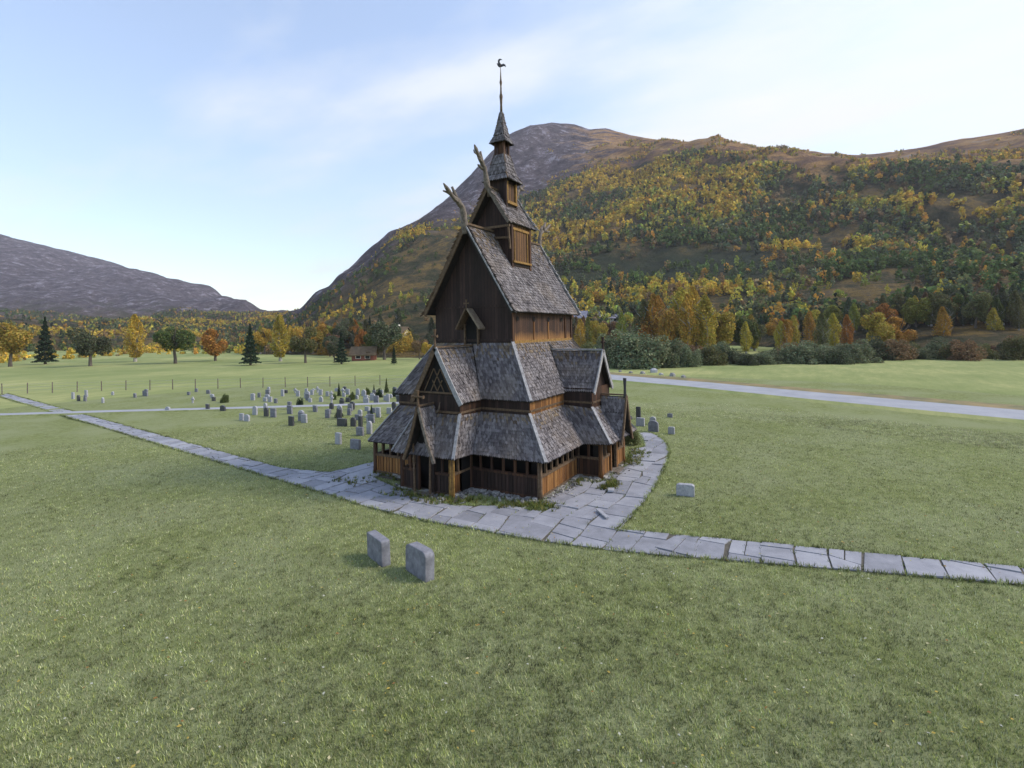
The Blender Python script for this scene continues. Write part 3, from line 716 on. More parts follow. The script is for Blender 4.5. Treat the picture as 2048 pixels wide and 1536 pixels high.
# ================================================================== ground
def terrain_sheet():
    # one polar sheet centred near the church out to the mountain foot and beyond
    na = 240; rr = np.concatenate([np.linspace(0, 60, 50), np.geomspace(62, 3500, 60)])
    A = np.linspace(0, 2*np.pi, na, endpoint=False)
    X = np.outer(rr, np.cos(A)); Y = np.outer(rr, np.sin(A)); D = rr[:, None]+0*X
    Z = (fbm(X/9+50, Y/9+50, 3)-.47)*.22*np.clip((D-12)/14, 0, 1)
    Z += (fbm(X/50+50, Y/50+50, 5)-.47)*1.2*np.clip((D-90)/80, 0, 1)
    V = np.stack([X, Y, Z], -1).reshape(-1, 3); fs = []
    for i in range(len(rr)-1):
        for j in range(na):
            k = (j+1) % na
            if i == 0: fs.append((j, na+j, na+k))
            else: fs.append((i*na+j, (i+1)*na+j, (i+1)*na+k, i*na+k))
    me = bpy.data.meshes.new('ground'); me.from_pydata(V.tolist(), [], fs); me.materials.append(M_GROUND); me.materials.append(M_FIELD)
    mi = [1 if i > 0 and rr[i] > 47 else 0 for i in range(len(rr)-1) for j in range(na)]
    me.polygons.foreach_set('material_index', mi); me.polygons.foreach_set('use_smooth', [True]*len(fs)); me.update()
    return link('ground', me)
tag(terrain_sheet(), kind='structure')

# ---- mountain
RID = [(-700, 420, 2600), (-300, 430, 2400), (0, 470, 2200), (150, 505, 2100), (300, 545, 2000), (430, 592, 1700), (520, 622, 1200), (600, 618, 800), (660, 578, 640), (690, 548, 650), (740, 510, 680),
       (780, 470, 720), (840, 436, 780), (900, 392, 850), (940, 354, 900), (980, 306, 960), (1020, 268, 1020), (1060, 251, 1060), (1100, 244, 1100),
       (1150, 248, 1100), (1180, 259, 1100), (1210, 257, 1080), (1260, 269, 1050), (1320, 279, 1000), (1393, 286, 980), (1500, 300, 950), (1650, 322, 900), (1800, 310, 880), (2048, 262, 880), (2600, 180, 900), (3400, 150, 900)]
SHO = [(-700, 600), (300, 628), (600, 640), (660, 592), (740, 530), (800, 470), (840, 458), (900, 440), (940, 430), (1000, 425), (1060, 400), (1110, 378), (1150, 362), (1200, 350), (1300, 328), (1393, 312), (1600, 350), (2048, 330), (3400, 250)]
def azte(u, v):
    d = ray(u, v); return math.atan2(d.y, d.x), d.z/math.hypot(d.x, d.y)
ra = sorted([(azte(u, v)[0], azte(u, v)[1], r) for u, v, r in RID]); sa = sorted([azte(u, v) for u, v in SHO])
ra_a = np.array([x[0] for x in ra]); ra_t = np.array([x[1] for x in ra]); ra_r = np.array([x[2] for x in ra])
sa_a = np.array([x[0] for x in sa]); sa_t = np.array([x[1] for x in sa])
def m_height(a, r):
    te = np.interp(a, ra_a, ra_t); Rr = np.interp(a, ra_a, ra_r); ts = np.minimum(np.interp(a, sa_a, sa_t), te*.9)
    Rf = 150+30*np.sin(a*7); Rs = Rf+(Rr-Rf)*.5
    t0 = -CZ/Rf
    t = np.where(r < Rf, t0, np.where(r < Rs, t0+(ts-t0)*((r-Rf)/(Rs-Rf))**.8, ts+(te-ts)*np.sin(np.clip((r-Rs)/(Rr-Rs), 0, 1)*np.pi/2)))
    h = CZ+t*r
    hr = CZ+te*Rr
    h = np.where(r > Rr, hr-(r-Rr)*.25, h)
    x = CX+np.cos(a)*r; y = CY+np.sin(a)*r
    amp = np.clip((r-Rf)/250, 0, 1)*np.clip(1.05-np.abs(r-Rr)/120*0-np.exp(-((r-Rr)/90)**2)*.9, 0, 1)
    h = h+(fbm(x/170+90, y/170+90, 9, 5)-.47)*62*amp+(fbm(x/35+90, y/35+90, 13, 4)-.47)*17*amp+(fbm(x/40+9, y/40+9, 31, 3)-.45)*5*np.clip((r-Rf)/250, 0, 1)
    return np.where(r < Rf, -(Rf-r)*.06, h), te, ts, Rr, Rf
na, nr_ = 560, 195
A = np.linspace(YAW-1.25, YAW+1.25, na); T = np.linspace(0, 1, nr_)

RR = np.concatenate([np.linspace(100, 1200, 155), np.linspace(1215, 3000, 40)])
AA, R2 = np.meshgrid(A, RR, indexing='ij')
H, TE, TS, RRi, RFi = m_height(AA, R2)
X = CX+np.cos(AA)*R2; Y = CY+np.sin(AA)*R2
V = np.stack([X, Y, H], -1).reshape(-1, 3)
idx = np.arange(na*nr_).reshape(na, nr_)
Q = np.stack([idx[:-1, :-1], idx[:-1, 1:], idx[1:, 1:], idx[1:, :-1]], -1).reshape(-1, 4)
me = bpy.data.meshes.new('mountain'); me.vertices.add(len(V)); me.vertices.foreach_set('co', V.astype(np.float32).ravel())
me.loops.add(Q.size); me.loops.foreach_set('vertex_index', Q.astype(np.int32).ravel()); me.polygons.add(len(Q))
me.polygons.foreach_set('loop_start', np.arange(0, Q.size, 4, dtype=np.int32)); me.update(calc_edges=True); me.polygons.foreach_set('use_smooth', [True]*len(Q))
def pix(x, y, z):
    dx, dy, dz = x-CX, y-CY, z-CZ
    w_ = dx*fw.x+dy*fw.y+dz*fw.z; w_ = np.where(w_ < 1, 1, w_)
    return 1027.5+F*(dx*rt.x+dy*rt.y+dz*rt.z)/w_, 648-F*(dx*up.x+dy*up.y+dz*up.z)/w_
def treeline(a, r, h):   # >.5: above the tree line
    te, ts = np.interp(a, ra_a, ra_t), np.interp(a, sa_a, sa_t)
    tv = (h-CZ)/r
    return .5+(tv-ts)*6
def heathy(a, h, r):     # russet high ground to the south-east of the summit and the shoulder west of it
    az_s = azte(1180, 300)[0]; return np.clip(.45+(az_s-a)*3.2, 0, 1)
tl = np.clip(treeline(AA, R2, H), 0, 1).ravel(); ht = heathy(AA, H, R2).ravel()
pu_, pv_ = pix(X, Y, H)
opn = (np.exp(-(((pv_-(560-(pu_-1200)*.12))/50)**2))*np.clip((pu_-1050)/80, 0, 1)*np.clip((1700-pu_)/200, 0, 1)).ravel()
for n_, v_ in (('treeline', tl), ('heath', ht), ('open', opn)):
    a_ = me.attributes.new(n_, 'FLOAT', 'POINT'); a_.data.foreach_set('value', v_.astype(np.float32))
me.materials.append(M_MOUNT); tag(link('mountain', me), kind='structure')

# ================================================================== trees
def leafcloud(n, rx, rz, size, rng, kind='round'):
    """n leaf clumps as quads -> (n,4,3), and a shade per quad"""
    d = rng.normal(size=(n, 3)); d /= np.linalg.norm(d, axis=1)[:, None]
    if kind == 'round':
        nb = 9; bc = rng.normal(size=(nb, 3)); bc /= np.linalg.norm(bc, axis=1)[:, None]; bc *= rng.uniform(.25, .7, (nb, 1))
        k = rng.integers(0, nb, n); c = bc[k]+d*(rng.uniform(.35, 1, n)**.5)[:, None]*rng.uniform(.28, .45, nb)[k][:, None]
        c[:, 2] = c[:, 2]*1.0; c *= np.array([rx, rx, rz]); c[:, 2] += rz
    elif kind == 'bush':
        nb = 26; bc = rng.normal(size=(nb, 3)); bc /= np.linalg.norm(bc, axis=1)[:, None]; bc[:, 2] = np.abs(bc[:, 2]); bc *= rng.uniform(.35, .78, (nb, 1))
        k = rng.integers(0, nb, n); c = bc[k]+d*(rng.uniform(.4, 1, n)**.5)[:, None]*rng.uniform(.16, .34, nb)[k][:, None]
        c[:, 2] = np.abs(c[:, 2]); c *= np.array([rx, rx, rz*2])
    elif kind == 'birch':
        z = rng.uniform(0, 1, n); prof = np.sin(np.pi*np.clip(z*.86+.10, 0, 1))**.8*(1-.35*z); th = rng.uniform(0, 2*np.pi, n)
        lob = .72+.28*np.sin(th*3+z*9+rng.uniform(0, 6))+rng.normal(0, .06, n)
        rr_ = prof*rx*np.sqrt(rng.uniform(.25, 1, n))*lob
        c = np.stack([np.cos(th)*rr_, np.sin(th)*rr_, z*2*rz], -1)
    else:   # conifer
        z = rng.uniform(0, 1, n)**1.3; th = rng.uniform(0, 2*np.pi, n); st = .78+.22*np.cos(z*2*np.pi*9)
        rr_ = (1-z)*rx*st*np.sqrt(rng.uniform(.3, 1, n)); c = np.stack([np.cos(th)*rr_, np.sin(th)*rr_, z*2*rz], -1)
    a = rng.normal(size=(n, 3)); a /= np.linalg.norm(a, axis=1)[:, None]
    b = np.cross(a, rng.normal(size=(n, 3))); b /= np.linalg.norm(b, axis=1)[:, None]
    s = size*rng.uniform(.6, 1.3, n)[:, None]
    q = np.stack([c-a*s, c-b*s*.7, c+a*s, c+b*s*.7], 1)
    return q
PAL = {'yellow': (.36, .29, .055), 'gold': (.40, .26, .05), 'orange': (.36, .185, .045), 'lime': (.21, .22, .05), 'green': (.085, .115, .035), 'dark': (.028, .048, .026), 'russet': (.19, .12, .065), 'olive': (.13, .135, .055), 'greyg': (.085, .10, .055), 'sage': (.15, .17, .095)}
def colours(base, n, rng, var=.35):
    b = np.array(base)[None]; k = rng.normal(0, 1, (n, 1)); c = b*np.exp(k*var*.6)
    c[:, 0] *= np.exp(rng.normal(0, .12, n)); return np.clip(c, 0.004, .8)
def tree_proto(kind, base, hgt, rad, n, size, seed):
    """unit: metres. returns crown mesh, trunk mesh"""
    rng = np.random.default_rng(seed)
    th = {'round': .12, 'birch': .10, 'conifer': .06, 'bush': .0}[kind]*hgt
    q = leafcloud(n, rad, (hgt-th)/2, size, rng, kind); q[:, :, 2] += th
    if kind == 'bush': q[:, :, 2] = np.maximum(q[:, :, 2], 0)*1.0
    cm = quads_mesh('crown', q.reshape(-1, 3), colours(base, n, rng), M_FOL)
    t = MB(); sw = rng.uniform(-.03, .03, 4)*hgt; r_ = .028*hgt if kind != 'conifer' else .02*hgt
    if kind == 'bush': r_ = .015*hgt
    pts = [(0, 0, -.4), (0, 0, hgt*.12), (sw[0], sw[1], hgt*.4), (sw[2], sw[3], hgt*.86)]
    t.tube(pts, [r_*1.3, r_, r_*.7, r_*.15], 8)
    if kind in ('round', 'birch'):
        for k in range(9):
            z = hgt*rng.uniform(.22, .7); a = rng.uniform(0, 6.28); L = rad*rng.uniform(.5, .85)
            t.tube([(sw[0], sw[1], z), (sw[0]+math.cos(a)*L*.5, sw[1]+math.sin(a)*L*.5, z+L*.5), (math.cos(a)*L, math.sin(a)*L, z+L*1.0)], [r_*.4, r_*.25, r_*.06], 5)
    return cm, t, (M_BIRCH if kind == 'birch' else M_BARK)
PROTO = {}
def proto(key):
    if key in PROTO: return PROTO[key]
    kind, colr, var = key
    dims = {'round': (9, 3.6, 4800, .19), 'birch': (11, 2.6, 4200, .17), 'conifer': (12, 2.5, 4200, .20), 'bush': (3, 2.0, 8000, .07)}[kind]
    cm, t, bm_ = tree_proto(kind, PAL[colr], dims[0], dims[1], dims[2], dims[3], abs(hash((kind, var, len(colr), ord(colr[0]))) ) % 9999 if False else sum(map(ord, kind+colr))*7+var)
    tm = bpy.data.meshes.new('trunk'); tm.from_pydata(t.v, [], t.f); tm.materials.append(bm_)
    PROTO[key] = (cm, tm, dims[0]); return PROTO[key]
def add_tree(name, kind, colr, loc, h, label, cat, group, wide=1.0, var=None):
    cm, tm, h0 = proto((kind, colr, random.randrange(3) if var is None else var))
    r = empty(name, loc, random.uniform(0, 6.28)); k = h/h0; r.scale = (k*wide, k*wide, k)
    link('crown', cm, r); link('trunk', tm, r)
    return tag(r, label, cat, group)
# forest on the slopes
rng = np.random.default_rng(5)
n = 210000
a = rng.uniform(YAW-1.0, YAW+.98, n); r = np.sqrt(rng.uniform(150**2, 900**2, n))
h, te, ts, Rr, Rf = m_height(a, r)
x = CX+np.cos(a)*r; y = CY+np.sin(a)*r
tlv = treeline(a, r, h); clump = fbm(x/30+7, y/30+7, 21, 3); sel = rng.uniform(0, 1, n)
pu, pv = pix(x, y, h)
# bare open bracken/scree band across the lower right slope, barer rock on the west flank
open_ = np.exp(-(((pv-(560-(pu-1200)*.12))/50)**2))*(pu > 1070)*(pu < 1700)*.86+np.clip((1000-pu)/200, 0, .45)*(pu > 560)*np.clip((640-pv)/60, .2, 1)
upper = np.clip((tlv-.5)*20, 0, 1)*np.clip((pu-1080)/150, 0, 1)*(fbm(x/60, y/25, 88, 3) > .47)*.40
dens = np.clip(4.5*(clump-.34), .05, 1)*np.clip((.62-tlv)*9, 0, 1)*(1-open_)*np.clip(.45+(r-150)/500, 0, 1)
dens = np.maximum(dens, upper)
keep = (r > Rf+5) & (r < Rr*.94) & (sel < dens*np.where(pu > 960, .80, .95)) & (np.abs(pu-1024) < 1500)
a, r, h, x, y, pu, pv = [q[keep] for q in (a, r, h, x, y, pu, pv)]
warm = fbm(x/55+31, y/90+31, 41, 3)+rng.normal(0, .055, len(x))+np.where(pu < 1000, .0, 0)
band = np.exp(-((pv-(470-(pu-1100)*.10))/28)**2)*.12*(pu > 1050)+np.exp(-((pv-(320+(1393-pu)*.30))/24)**2)*.16*(pu > 1050)+np.exp(-((pv-(440+(900-pu)*.45))/30)**2)*.14*(pu < 930)
warm = warm+band
warm = np.where(pu < 960, warm-.02, warm)
names = np.where(warm > .60, 'gold', np.where(warm > .545, 'yellow', np.where(warm > .515, 'lime', np.where(warm > .47, 'olive', np.where(warm > .40, 'greyg', 'green')))))
names = np.where((rng.uniform(0, 1, len(x)) < .10), 'russet', names); names = np.where((rng.uniform(0, 1, len(x)) < .05), 'dark', names); hi_ = treeline(a, r, h) > .56; names = np.where(hi_, rng.choice(['gold', 'yellow', 'orange', 'russet', 'olive'], len(x)), names); names = np.where((rng.uniform(0, 1, len(x)) < .06), 'orange', names)
order = np.argsort(r); a, r, h, x, y, names, pu, pv = [q[order] for q in (a, r, h, x, y, names, pu, pv)]
inview = (pu > -60) & (pu < 2110)
ids = np.nonzero(inview)[0][:215]; near = np.zeros(len(x), bool); near[ids] = True
CN = {'gold': 'golden autumn', 'yellow': 'yellow autumn', 'lime': 'yellow-green', 'olive': 'olive green', 'greyg': 'dull green', 'dark': 'dark green', 'green': 'fresh green', 'russet': 'russet brown', 'orange': 'orange autumn'}
for i in ids:
    c_ = str(names[i]); kd = 'conifer' if c_ == 'dark' and random.random() < .5 else ('birch' if random.random() < .45 else 'round')
    nm = {'conifer': 'spruce tree', 'birch': 'birch tree', 'round': 'broadleaf tree'}[kd]
    add_tree(nm.replace(' ', '_'), kd, c_, (x[i], y[i], h[i]-.3), random.uniform(5, 9.0), CN[c_]+' '+nm+' at the foot of the mountain slope', 'tree', CN[c_]+' '+nm.replace(' tree', '')+' trees along the mountain foot')
fx, fy, fh, fn, fr_ = x[~near], y[~near], h[~near], names[~near], r[~near]
FU = pu[~near]; FT = treeline(a[~near], fr_, fh); print('forest trees', len(fx))
Qs = []; Cs = []
LIB = {}
for kd in ('round', 'birch', 'conifer'):
    for lod, nn in (('hi', 80), ('lo', 36)):
        LIB[kd, lod] = [leafcloud(nn, {'round': .5, 'birch': .33, 'conifer': .27}[kd], .5, {'hi': .10, 'lo': .17}[lod], np.random.default_rng(k*7+3), kd) for k in range(4)]
for i in range(len(fx)):
    c_ = str(fn[i]); u_ = rng.uniform()
    kd = 'conifer' if c_ == 'dark' and u_ < .6 else ('birch' if u_ < .4 else 'round')
    q = LIB[kd, 'hi' if fr_[i] < 360 else 'lo'][rng.integers(0, 4)]
    hh = rng.uniform(3.2, 7.4)*(1.15 if kd == 'conifer' else 1)*(1 if FU[i] > 960 else .52)*(.55 if FT[i] > .55 else 1); th = rng.uniform(0, 6.28)
    ct, st = math.cos(th)*hh, math.sin(th)*hh
    p = np.empty_like(q); p[..., 0] = q[..., 0]*ct-q[..., 1]*st+fx[i]; p[..., 1] = q[..., 0]*st+q[..., 1]*ct+fy[i]; p[..., 2] = q[..., 2]*hh+fh[i]-.4
    Qs.append(p.reshape(-1, 3)); Cs.append(colours(PAL[c_], len(q), rng, .35)*math.exp(rng.normal(0, .22)))
me = quads_mesh('forest', np.concatenate(Qs), np.concatenate(Cs), M_FOL)
tag(link('forest', me), 'mixed autumn forest of yellow, orange and green trees covering the mountain slope', 'forest', kind='stuff')

# ---- named trees and bushes in the valley: (u, v_base, depth, height, kind, colour, wide, label)
def T(u, depth, h, kind, colr, wide, label, name='tree', cat='tree', group=None, z=0):
    d = ray(u, 650); p = Vector((CX, CY, 0))+Vector((d.x, d.y, 0))*depth; p.z = z
    return add_tree(name, kind, colr, p, h, label, cat, group, wide)
T(682, 100, 6.2, 'conifer', 'dark', 1.25, 'dark green bushy spruce beside the brown cabin', 'spruce_tree')
T(668, 112, 5.0, 'round', 'greyg', 1.0, 'dull green round tree partly hidden behind the dark spruce', 'broadleaf_tree')
T(722, 125, 7.0, 'round', 'orange', .8, 'bright orange autumn tree standing right behind the brown cabin', 'broadleaf_tree')
T(768, 112, 9.6, 'round', 'greyg', 1.15, 'large grey-green willow between the brown cabin and the cream house', 'willow_tree')
T(745, 120, 7.0, 'round', 'green', 1.0, 'green tree just right of the orange tree behind the cabin', 'broadleaf_tree')
T(787, 96, 3.6, 'conifer', 'dark', .9, 'small dark conifer in front of the cream house', 'conifer_tree')
T(838, 112, 5.2, 'round', 'russet', 1.0, 'rusty orange bushy tree just left of the church nave wall', 'broadleaf_tree')
T(852, 106, 4.2, 'round', 'gold', .9, 'golden low tree close beside the church nave wall', 'broadleaf_tree')
T(815, 150, 7.5, 'round', 'olive', 1.2, 'olive tree behind the road bend left of the church', 'broadleaf_tree')
T(840, 82, 1.1, 'bush', 'olive', .8, 'small yellowish bush in the field by the church roof edge', 'bush', 'bush')
for (u, d, h, k, c_, wd, lab) in [
    (1160, 128, 8.5, 'birch', 'gold', 1.0, 'golden birch peeping out beside the nave roof eave'),
    (1176, 132, 9, 'birch', 'lime', .9, 'yellow-green birch just right of the nave roof'),
    (1195, 126, 8.6, 'round', 'yellow', .8, 'yellow tree above the small grey barn roof'),
    (1218, 140, 9.2, 'round', 'russet', .9, 'russet tree left of the slim lime poplar'),
    (1243, 124, 9.8, 'birch', 'lime', .85, 'slim tall lime-yellow birch above the big green bush'),
    (1272, 135, 8.8, 'birch', 'olive', .8, 'olive birch between the lime birch and the orange tree'),
    (1292, 120, 10.4, 'birch', 'orange', 1.0, 'tall orange-topped birch behind the big green bush'),
    (1310, 130, 10.0, 'birch', 'lime', .8, 'narrow yellow-green birch between two orange trees'),
    (1338, 112, 11.0, 'round', 'gold', .72, 'large golden orange tree behind the right end of the bush'),
    (1362, 124, 15.5, 'birch', 'yellow', 1.15, 'very tall yellow birch, highest of the row behind the road'),
    (1386, 118, 15.2, 'birch', 'gold', 1.0, 'tall golden birch right of the highest yellow birch'),
    (1352, 135, 9.5, 'round', 'olive', .9, 'olive green tree low behind the tall yellow birches'),
    (1405, 125, 13.0, 'birch', 'lime', 1.1, 'tall yellow-green birch right of the golden birch'),
    (1440, 118, 11.0, 'round', 'yellow', 1.0, 'broad yellow tree in the row beyond the road'),
    (1490, 122, 9.0, 'round', 'green', 1.1, 'green rounded tree right of the broad yellow tree')]:
    T(u, d, h, k, c_, wd, lab, {'birch': 'birch_tree', 'round': 'broadleaf_tree'}[k])
for (u, d, h, c_, wd, lab) in [
    (1264, 80, 7.0, 'sage', 1.1, 'large rounded green bush beyond the road, highest of its clump'),
    (1222, 82, 6.0, 'sage', 1.0, 'grey-green bush partly hidden behind the church gable finial'),
    (1306, 79, 5.8, 'sage', 1.05, 'olive green bush adjoining the large rounded bush'),
    (1340, 80, 4.6, 'sage', 1.1, 'lower green bush at the right end of the clump'),
    (1176, 84, 3.9, 'olive', 1.0, 'olive bush peeping out just right of the aisle roof'),
    (1375, 79, 3.6, 'sage', .9, 'dull grey-green thicket right of the bush clump')]:
    o_ = T(u, d, h, 'bush', c_, wd*1.15, lab, 'bush', 'bush')
for (u, d, h, k, c_, wd, lab) in [
    (610, 105, 7.5, 'round', 'olive', 1.1, 'olive round tree across the meadow left of the spruce'),
    (560, 112, 10.0, 'birch', 'yellow', 1.1, 'yellow birch across the meadow beside the olive tree'),
    (500, 100, 8.0, 'conifer', 'dark', 1.2, 'dark spruce across the left meadow beside a yellow birch'),
    (430, 118, 8.5, 'round', 'orange', 1.1, 'orange round tree across the left meadow'),
    (350, 110, 9.0, 'round', 'green', 1.2, 'green round tree across the left meadow'),
    (270, 120, 11.0, 'birch', 'gold', 1.1, 'golden birch across the left meadow'),
    (180, 105, 8.5, 'round', 'greyg', 1.2, 'grey-green tree across the left meadow'),
    (90, 115, 10.5, 'conifer', 'dark', 1.1, 'tall dark spruce across the left meadow near the frame edge'),
    (20, 108, 9.5, 'round', 'yellow', 1.2, 'yellow round tree at the far left across the meadow')]:
    T(u, d, h, k, c_, wd, lab, {'birch': 'birch_tree', 'round': 'broadleaf_tree', 'conifer': 'spruce_tree'}[k])

belt = random.Random(21)
for k in range(58):
    u = belt.uniform(1255, 2070) if k > 14 else belt.uniform(1285, 1420)
    kd = belt.choice(('birch', 'birch', 'round')); c_ = belt.choice(('gold', 'yellow', 'lime', 'orange', 'olive', 'yellow', 'gold')); nm = {'birch': 'birch', 'round': 'broadleaf'}[kd]
    hh = belt.uniform(8, 12.5)*(1.12 if u < 1420 else .8)
    T(u, belt.uniform(108, 138), hh, kd, c_, belt.uniform(.9, 1.2), CN[c_]+' '+nm+' tree in the dense belt beyond the road', nm+'_tree', 'tree', CN[c_]+' '+nm+' trees in the belt beyond the road')
for k in range(34):
    u = 1350+k*21+belt.uniform(-8, 8); c_ = belt.choice(('sage', 'olive', 'greyg', 'sage', 'russet'))
    T(u, belt.uniform(80, 96), belt.uniform(2.2, 4.2), 'bush', c_, belt.uniform(1.2, 1.8), {'sage': 'grey-green', 'olive': 'olive', 'greyg': 'dull green', 'russet': 'russet'}[c_]+' bush in the thicket beyond the road', 'bush', 'bush', {'sage': 'grey-green', 'olive': 'olive', 'greyg': 'dull green', 'russet': 'russet'}[c_]+' bushes in the thicket beyond the road')
for k in range(26):
    u = belt.uniform(655, 870); c_ = belt.choice(('greyg', 'olive', 'greyg', 'green', 'russet', 'gold')); kd = belt.choice(('round', 'bush', 'round'))
    nm = {'round': 'broadleaf tree', 'bush': 'bush'}[kd]
    T(u, belt.uniform(125, 150), belt.uniform(3.5, 7), kd, c_, belt.uniform(.9, 1.3), CN[c_]+' '+nm+' in the wood left of the church beyond the meadow', nm.replace(' ', '_'), nm.split()[-1], CN[c_]+' '+nm+' thicket beyond the left meadow')

# ================================================================== houses
def house(name, u, depth, L, D, hw, hr, rot, wallm, roofm, label, wins=3, chimney=False):
    d = ray(u, 650); p = Vector((CX, CY, 0))+Vector((d.x, d.y, 0))*depth
    p.z = max(-.1, float(m_height(np.array(math.atan2(p.y-CY, p.x-CX)), np.array(math.hypot(p.x-CX, p.y-CY)))[0])-.3)
    r = empty(name, p, rot); tag(r, label, 'house' if hw > 2.2 else 'cabin')
    b = MB(); b.slab([(-L/2, -D/2, 0), (L/2, -D/2, 0), (L/2, -D/2, hw), (-L/2, -D/2, hw)], (0, D, 0))
    for s in (-1, 1): b.slab([(s*L/2, -D/2, hw), (s*L/2, D/2, hw), (s*L/2, 0, hw+hr)], (-s*.1, 0, 0))
    b.build('wall', wallm, r)
    b = MB()
    for s in (-1, 1): b.slab([(-L/2-.5, s*(D/2+.5), hw-.35), (L/2+.5, s*(D/2+.5), hw-.35), (L/2+.5, 0, hw+hr+.05), (-L/2-.5, 0, hw+hr+.05)], (0, 0, .22))
    rf = b.build('roof', roofm, r)
    if chimney: b = MB(); b.box(-.5, .3, -.4, .4, hw+hr*.6, hw+hr+.9); b.build('chimney', M_WH, rf)
    for k in range(wins):
        x = -L/2+L*(k+.7)/(wins+.4)
        for yy in (-D/2,):
            b = MB(); b.box(x-.55, x+.55, yy-.06, yy-.005, hw*.35, hw*.85); wf = b.build('window', M_WH, r)
            b = MB(); b.box(x-.45, x+.45, yy-.08, yy-.061, hw*.40, hw*.80); b.build('pane', M_GLASS, wf)
    b = MB(); b.box(L/2-1.6, L/2-.7, -D/2-.06, -D/2-.005, 0, 2.0); b.build('door', M_BRN, r)
    return r
rr_ = YAW-math.pi/2
house('cabin', 728, 112, 4.6, 3.6, 1.5, 1.3, rr_+.1, M_HRED, M_ROOFB, 'low red-brown cabin with brown roof below the orange tree', 2)
house('house', 797, 150, 5.5, 4.5, 2.4, 1.8, rr_-.35, M_CREAM, M_ROOFB, 'cream house behind the small dark conifer left of the church', 2, True)
house('house', 1195, 195, 5.5, 4.5, 2.4, 2.2, rr_+.5, M_HRED, M_ROOFG, 'farm building with bluish grey slate roof above the church side gable', 2)
house('house', 1225, 198, 9, 5, 2.3, 1.3, rr_+.2, M_WH, M_ROOFG, 'long low pale building with grey roof behind the bushes', 3)
house('house', 1157, 190, 6, 5, 2.6, 2.2, rr_-.3, M_CREAM, M_ROOFG, 'small house with blue-grey roof half hidden by the nave eave', 1)
if False: house('house', 858, 185, 7, 5, 2.6, 2.0, rr_+.4, M_CREAM, M_ROOFG, 'pale house with grey roof showing left of the nave wall', 2)

# ================================================================== road, verge
def strip(pts, wd, z, m, name):
    b = MB(); L = []
    for i, p in enumerate(pts):
        d = (pts[min(i+1, len(pts)-1)]-pts[max(i-1, 0)]).normalized(); nn = Vector((-d.y, d.x, 0))
        L.append((p+nn*wd/2, p-nn*wd/2))
    for i in range(len(L)-1):
        q = [L[i][0], L[i][1], L[i+1][1], L[i+1][0]]; so = 1.3 if wd > 3 else .45
        n0 = (L[i][0]-L[i][1]).normalized()*so; n1_ = (L[i+1][0]-L[i+1][1]).normalized()*so
        lo = [q[0]+n0, q[1]-n0, q[2]-n1_, q[3]+n1_]
        b.add([Vector((p.x, p.y, z)) for p in q]+[Vector((p.x, p.y, -.18)) for p in lo], [(0, 1, 2, 3), (4, 0, 3, 7), (1, 5, 6, 2)])
    o = b.build(name, m); o.data.materials.append(M_FIELD if wd > 3 else M_GROUND)
    for i, p in enumerate(o.data.polygons): p.material_index = 0 if i % 3 == 0 else 1
    return o
rp = [G(2900, 905), G(2200, 850), G(1900, 822), G(1650, 798), G(1393, 772), G(1300, 764), G(1220, 757), G(1100, 744), G(980, 729), G(880, 714), G(840, 706), G(810, 699), G(780, 694), G(700, 690)]
tag(strip(rp, 4.6, .20, M_ROAD, 'road'), kind='structure')
vp = [p+Vector((fw.x, fw.y, 0)).normalized()*(4.6 if i < 8 else 5) for i, p in enumerate(rp[:9])]
tag(strip(vp, 4.6, .19, M_VERGE, 'road_verge'), kind='structure')
b = MB()     # bank sides carrying the road
# boulders beyond the road
bld = 0
for u, v, s in [(1240, 738, .6), (1262, 741, .7), (1285, 742, .8), (1308, 739, 1.3), (1322, 744, .7), (1345, 746, .9), (1367, 749, .7)]:
    s *= .45; p = G(u, v+6); b = MB(); rng2 = random.Random(int(u)); n_ = 7
    ring = lambda rr, zz: [Vector((p.x+math.cos(6.283*k/n_)*rr*rng2.uniform(.75, 1.2), p.y+math.sin(6.283*k/n_)*rr*rng2.uniform(.75, 1.2), zz*rng2.uniform(.85, 1.1))) for k in range(n_)]
    r1, r2_, r3 = ring(s, -.1), ring(s*.9, s*.6), ring(s*.4, s*1.0)
    vs = r1+r2_+r3; fs = [(k, (k+1) % n_, n_+(k+1) % n_, n_+k) for k in range(n_)]+[(n_+k, n_+(k+1) % n_, 2*n_+(k+1) % n_, 2*n_+k) for k in range(n_)]+[tuple(range(2*n_, 3*n_))]
    b.add(vs, fs); o_ = b.build('boulder', M_GRL if s > .5 else M_STONE)
    tag(o_, 'big white boulder on the bank beyond the road' if s > .5 else 'grey boulder on the bank between road and bushes', 'boulder', None if s > .5 else 'grey boulders along the far bank')

